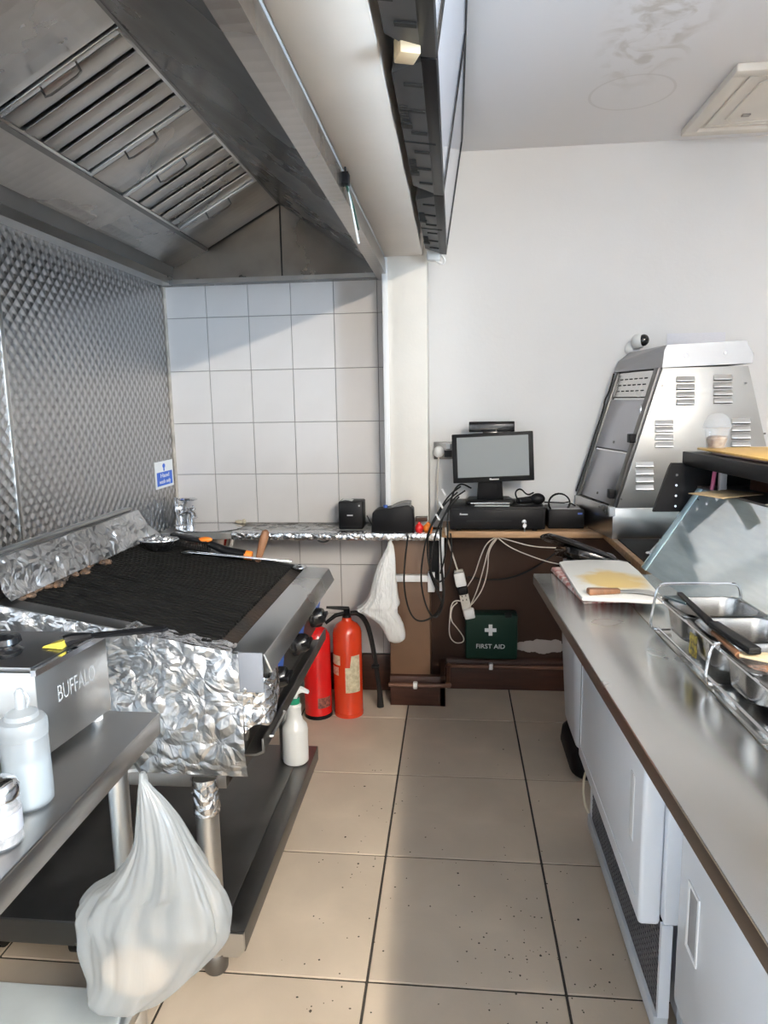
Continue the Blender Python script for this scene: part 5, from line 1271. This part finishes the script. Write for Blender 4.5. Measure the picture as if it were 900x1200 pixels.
# ---- sloped glass display with shelf
gs = thing('glass_display', 'sloped glass food display with black shelf beside the worktop', 'display case', (.95, 1.5, ZW))
def gx(y, z): return .617+(2.318-y)*.085+(z-ZW)*.62
ya, yb_ = 2.318, .35
zg0, zg1 = ZW, 1.145
def gpane(d0, d1):
    return [(gx(ya, zg0)+d0, ya, zg0), (gx(yb_, zg0)+d0, yb_, zg0), (gx(yb_, zg0)+d1, yb_, zg0), (gx(ya, zg0)+d1, ya, zg0), (gx(ya, zg1)+d0, ya, zg1), (gx(yb_, zg1)+d0, yb_, zg1), (gx(yb_, zg1)+d1, yb_, zg1), (gx(ya, zg1)+d1, ya, zg1)]
mk('sloped_glass', B().add(gpane(0, .001)[0:2]+gpane(0, .001)[4:6][::-1], [(0, 1, 2, 3)]), M_glass, gs, smooth=False)
mk('glass_edge', B().hexa([(gx(ya, zg0), ya-.040, zg0), (gx(ya, zg0)+.014, ya-.040, zg0), (gx(ya, zg0)+.014, ya, zg0), (gx(ya, zg0), ya, zg0), (gx(ya, zg1), ya-.040, zg1), (gx(ya, zg1)+.014, ya-.040, zg1), (gx(ya, zg1)+.014, ya, zg1), (gx(ya, zg1), ya, zg1)]), M_edge, gs, bevel=.001)
mk('inner_bed', B().prism([(.66, 2.30), (1.45, 2.30), (1.45, .35), (.82, .35)], 2, ZW+.001, ZW+.012), mat('white_inner', (.70, .80, .81), .35), gs)
mk('inner_back', bx(1.40, 1.45, .35, 2.30, ZW+.012, 1.20), mat('white_inner', (.62, .70, .70), .35), gs)
mk('inner_step', B().prism([(.72, 2.29), (.98, 2.29), (.98, 2.10), (.74, 2.10)], 2, ZW+.012, ZW+.060), mat('pale_green_plastic', (.50, .64, .58), .4), gs, bevel=.003)
mk('end_panel', B().prism([(.648, 1.066), (1.45, 1.066), (1.45, 1.225), (.700, 1.225), (.692, 1.21)], 1, 2.322, 2.338), M_black, gs)
mk('end_glass', B().add([(gx(2.325, ZW), 2.325, ZW), (1.45, 2.325, ZW), (1.45, 2.325, 1.066), (gx(2.325, 1.066), 2.325, 1.066)], [(0, 1, 2, 3)]), M_glass, gs, smooth=False)
for k in range(4): mk('screw', B().cyl((.716, 2.3195, 1.085+k*.034), (.716, 2.3225, 1.085+k*.034), .004, n=8), M_chrome, gs)
mk('top_ledge', B().prism([(gx(ya, zg1), ya), (gx(ya, zg1)+.20, ya), (gx(yb_, zg1)+.20, yb_), (gx(yb_, zg1), yb_)], 2, zg1-.004, zg1+.006), M_steeld, gs)
ZS = 1.262
mk('upper_shelf', B().prism([(.735, 2.338), (1.45, 2.338), (1.45, .35), (.905, .35)], 2, ZS-.044, ZS), M_black, gs, bevel=.004)
for a, b_ in ((.80, 2.18), (.93, .9)): mk('shelf_post', bx(a, a+.02, b_, b_+.02, zg1+.004, ZS-.042), mat('clear_acrylic_post', (.40, .40, .42), .2), gs, bevel=.002)

# things on the shelf and ledge
def sheet(name, pix, z, th, m, label, cat, lift=None):
    P = [UZ(px, py, z) for px, py in pix]; n = len(P)
    b = B(); b.v = [Vector((p.x, p.y, z+(lift[i] if lift else 0))) for i, p in enumerate(P)]+[Vector((p.x, p.y, z+th+(lift[i] if lift else 0))) for i, p in enumerate(P)]
    b.f = [tuple(range(n))[::-1], tuple(range(n, 2*n))]+[(i, (i+1) % n, (i+1) % n+n, i+n) for i in range(n)]
    return mk(name, b, m, label=label, cat=cat, smooth=False)
def rsheet(name, x0, x1, y0, y1, a, z, th, m, label, cat):
    c_ = Vector(((x0+x1)/2, (y0+y1)/2, z))
    return mk(name, bx(x0, x1, y0, y1, z, z+th).xf(rotz(c_, a)), m, label=label, cat=cat, bevel=.0006)
rsheet('menu_leaflet', .80, 1.10, 1.80, 2.22, .10, ZS+.001, .006, M_pink, 'pink leaflet sheets under the yellow menu on the black shelf', 'leaflet')
rsheet('menu_card', .78, 1.20, 1.86, 2.31, .06, ZS+.008, .006, M_menu, 'large yellow menu card lying on the black shelf', 'menu')
rsheet('menu_leaflet', .86, 1.14, 1.44, 1.76, -.25, ZS+.001, .004, M_pink, 'pink leaflet with a curled corner on the black shelf', 'leaflet')
cu = thing('plastic_cup', 'clear domed plastic cup with brown contents on the shelf', 'cup', (.835, 2.30, ZS))
kc = (.812, 2.262, ZS+.014)
mk('cup_body', B().lathe([(.026, 0), (.028, .002), (.036, .062), (.038, .064)], kc, 28), M_cup, cu)
mk('dome_lid', B().lathe([(.041, .062), (.043, .066), (.040, .070), (.037, .082), (.028, .100), (.014, .108), (.004, .110)], kc, 28), M_cup, cu)
mk('contents', B().lathe([(.022, .002), (.030, .03), (.026, .036), (.010, .040), (.0008, .038)], kc, 20), mat('brown_contents', (.20, .10, .05), .6, var=.6, vscale=60, col2=(.5, .38, .26)), cu)
rsheet('cardboard_offcut', .70, .86, 2.02, 2.14, .5, zg1+.010, .003, M_card, 'brown cardboard offcut sticking out over the glass edge', 'cardboard')
rsheet('paper_wrapper', .84, .96, 1.78, 1.93, .5, zg1+.0065, .003, M_cream2, 'cream paper wrapper with red print on the glass ledge', 'wrapper')
rsheet('paper_wrapper', .86, .95, 1.82, 1.90, .9, zg1+.010, .002, M_redpr, 'red printed wrapper lying on the cream wrapper', 'wrapper')
rsheet('dark_tray', .93, 1.05, 1.98, 2.24, .2, zg1+.0065, .03, M_dkwood, 'dark tray pushed under the black shelf', 'tray')
mk('pink_pen', B().cyl((.790, 2.215, zg1+.006), (.800, 2.225, ZS-.044), .006, n=10), mat('pink_plastic', (.45, .10, .22), .4), label='pink straw standing beside the acrylic post', cat='straw')
mk('paper_box', bx(.985, 1.08, 1.60, 1.68, zg1+.006, zg1+.075), M_card, bevel=.004, label='small brown card box at the end of the glass ledge', cat='box')
mk('shadow_sheet', bx(.675, 1.30, 2.42, 2.915, ZL, ZL+.006), M_blackm, bevel=.002, label='black sheet added for the shadow and clutter on the oak counter in front of the heated cabinet', cat='shadow sheet')  # flat black sheet added to darken the counter where shadow and clutter lie
mk('steel_tool', B().cyl((.72, 2.60, ZL+.012), (.80, 2.78, ZL+.012), .006, n=8).ell((.72, 2.60, ZL+.013), .016, .02, .007), M_chrome, label='small steel utensil on the oak counter below the heated cabinet', cat='utensil')

# ================================================================== heated cabinet
hc = thing('heated_cabinet', 'tapered stainless steel heated food cabinet with louvred end panel', 'heated cabinet', (.95, 3.14, ZL))
YF = 2.93
def E_(px, py): return UY(px, py, YF)
fl0 = Vector((.655, YF, ZL)); bl0 = Vector((.572, 3.362, ZL))      # left side of the base, front and back
xr = 1.36
zb1 = .985
base = B().hexa([fl0, (xr, YF, ZL), (xr, 3.362, ZL), bl0, (fl0.x, YF, zb1), (xr, YF, zb1), (xr, 3.362, zb1), (bl0.x, 3.362, zb1)])
mk('base', base, M_steel, hc, bevel=.004)
# body tapers to the cap
fb0, ft0 = Vector((.668, YF+.006, zb1)), Vector((.826, YF+.006, 1.552))
fb1, ft1 = Vector((1.315, YF+.006, zb1)), Vector((1.158, YF+.006, 1.552))
bb0, bt0 = Vector((.590, 3.355, zb1)), Vector((.752, 3.355, 1.552))
bb1, bt1 = Vector((1.30, 3.355, zb1)), Vector((1.14, 3.355, 1.552))
mk('carcass', B().hexa([fb0+Vector((.012, .01, 0)), fb1, bb1, bb0+Vector((.012, 0, 0)), ft0+Vector((.012, .01, 0)), ft1, bt1, bt0+Vector((.012, 0, 0))]), M_steeld, hc)
ep = mk('end_panel', B().hexa([fb0+Vector((.004, -.004, 0)), fb1+Vector((0, -.004, 0)), fb1+Vector((0, .004, 0)), fb0+Vector((.004, .004, 0)), ft0+Vector((.004, -.004, 0)), ft1+Vector((0, -.004, 0)), ft1+Vector((0, .004, 0)), ft0+Vector((.004, .004, 0))]), mat('end_panel_steel', (.38, .37, .355), .40, 1, var=.05, vscale=3), hc, bevel=.0015)
def louver(px, py, w=19):
    p = E_(px, py); w_ = w/2/273
    b = B().prism([(YF-.0005, p.z-.0095), (YF-.012, p.z-.009), (YF-.011, p.z-.006), (YF-.0005, p.z+.010)], 0, p.x-w_, p.x+w_)
    mk('louvre', b, mat('louvre_steel', (.80, .80, .79), .38, 1), ep, smooth=False)
    mk('louvre_slot', bx(p.x-w_, p.x+w_, YF-.006, YF-.001, p.z-.0125, p.z-.010), M_blackm, ep)
for px, pys in (((803), (444, 453, 462, 471)), ((847), (442, 451, 460, 469)), ((778), (495, 503, 512, 521)), ((868), (493, 502, 511, 520)), ((755), (544, 553, 562, 571))):
    for py in pys: louver(px, py)
for px, py in ((776, 452), (874, 449), (728, 585), (896, 508)):
    p = E_(px, py); mk('screw', B().cyl((p.x, YF-.004, p.z), (p.x, YF+.002, p.z), .004, n=8), M_steeld, ep)
# cap
cap = B()
cf = [(.826, 1.552), (1.170, 1.562), (1.172, 1.600), (1.140, 1.650), (.842, 1.640), (.832, 1.62)]
bk_ = [(.735, 1.552), (1.12, 1.555), (1.12, 1.600), (1.10, 1.640), (.80, 1.640), (.752, 1.60)]
cap.v = [Vector((x, YF-.004, z)) for x, z in cf]+[Vector((x, 3.36, z)) for x, z in bk_]
cap.f = [(0, 1, 2, 3, 4, 5)[::-1], (6, 7, 8, 9, 10, 11)]+[(i, (i+1) % 6, (i+1) % 6+6, i+6) for i in range(6)]
mk('cap', cap, mat('cap_steel', (.36, .36, .37), .42, 1), hc, smooth=False)
for px, py in ((803, 417), (849, 414)):
    p = E_(px, py); mk('cap_bolt', B().cyl((p.x, YF-.010, p.z), (p.x, YF-.002, p.z), .005, n=8), M_chrome, hc)
# left side: rails, vent strip and two sliding doors
def LS(u, v, d=0):     # u: 0 front .. 1 back, v: 0 bottom .. 1 top
    p = fb0.lerp(bb0, u).lerp(ft0.lerp(bt0, u), v)
    n_ = (bb0-fb0).cross(ft0-fb0).normalized(); n_ = n_ if n_.x < 0 else -n_
    return p+n_*d
def lslab(u0, u1, v0, v1, d0, d1):
    return B().hexa([LS(u0, v0, d0), LS(u1, v0, d0), LS(u1, v1, d0), LS(u0, v1, d0), LS(u0, v0, d1), LS(u1, v0, d1), LS(u1, v1, d1), LS(u0, v1, d1)])
mk('front_post', lslab(0, .10, 0, 1, -.004, .010), M_steeld, hc, bevel=.002)
mk('rear_post', lslab(.93, 1, 0, 1, -.004, .010), M_steeld, hc, bevel=.002)
vs_ = mk('vent_strip', lslab(.11, .93, .80, .985, -.002, .004), M_steelt, hc)
for r_ in range(3):
    for k in range(6):
        mk('vent_slot', lslab(.20+k*.115, .27+k*.115, .84+r_*.045, .848+r_*.045, .003, .0048), M_blackm, vs_)
for v0, v1 in ((.405, .79), (.01, .395)):
    d_ = mk('door', lslab(.11, .93, v0, v1, -.002, .004), mat('brushed_door', (.50, .50, .53), .35, 1, rvar=.06), hc, bevel=.002)
    mk('door_edge', lslab(.11, .93, v1-.012, v1, .003, .006), M_chrome, d_)
    mk('rivet', B().ell(LS(.50, v0+.05, .004), .006, .006, .006, 8, 6), M_steeld, d_)
for u, v in ((.05, .50), (.10, .09)):
    p = LS(u, v, .01); mk('latch', B().box(p.x-.022, p.x+.004, p.y-.022, p.y+.022, p.z-.018, p.z+.018), M_black, hc, bevel=.003)
p = LS(.10, .70, .008)
mk('ring_pull', B().tube([p+Vector((-.002*math.cos(a), -.012*math.cos(a), .026*math.sin(a))) for a in [2*PI*k/14 for k in range(15)]], .0025, 6), M_chrome, hc)
mk('cable', B().tube([LS(.98, .98, .02), LS(.94, .84, .022), LS(.98, .76, .024), LS(.96, .72, .02), LS(.99, .5, .018), LS(.98, .30, .018), LS(1.0, .02, .018)], .004, 6, 2), M_rubber, hc)
mk('corner_tab', bx(.640, .664, YF-.004, YF+.03, zb1-.035, zb1+.004), M_wplas, hc, bevel=.002)

# security camera and notice on the wall
cm = thing('security_camera', 'white ball security camera on the wall above the heated cabinet', 'camera', (.83, 3.34, 1.66))
mk('mount', B().ell((.815, 3.365, 1.66), .034, .018, .034).cyl((.818, 3.36, 1.66), (.828, 3.335, 1.675), .014, n=12), M_wplas, cm)
mk('ball', B().ell((.832, 3.325, 1.688), .034, .034, .034), M_wplas, cm)
mk('lens', B().ell((.848, 3.305, 1.690), .024, .020, .026), M_blackg, cm)
mk('wall_notice', bx(.97, 1.225, 3.377, Y1, 1.55, 1.722), mat('pale_notice', (.72, .72, .77), .6, var=.05, vscale=80, stretch=(1, 1, 8)), label='pale sheet of paper taped to the wall above the heated cabinet', cat='notice')

# ================================================================== crumbs on the floor
cr = B()
random.seed(11)
for k in range(230):
    if k < 110: x, y = random.gauss(.20, .10), random.gauss(1.62, .20)
    elif k < 170: x, y = random.gauss(-.27, .07), random.uniform(1.3, 2.6)
    else: x, y = random.uniform(-.45, .45), random.uniform(1.2, 2.9)
    if not (-.50 < x < .44): continue
    s_ = random.uniform(.0012, .0034)*(1.5 if random.random() < .12 else 1)
    a = random.random()*6
    cr.v += []
    o = len(cr.v)
    for i in range(5):
        t = a+2*PI*i/5; cr.v.append(Vector((x+s_*random.uniform(.6, 1.2)*math.cos(t), y+s_*random.uniform(.6, 1.2)*math.sin(t), .0002)))
    cr.v.append(Vector((x, y, s_*.5)))
    cr.f += [(o+i, o+(i+1) % 5, o+5) for i in range(5)]
mk('crumbs', cr, M_dust, label='scattered dark crumbs on the floor tiles', cat='crumbs', kind='stuff')
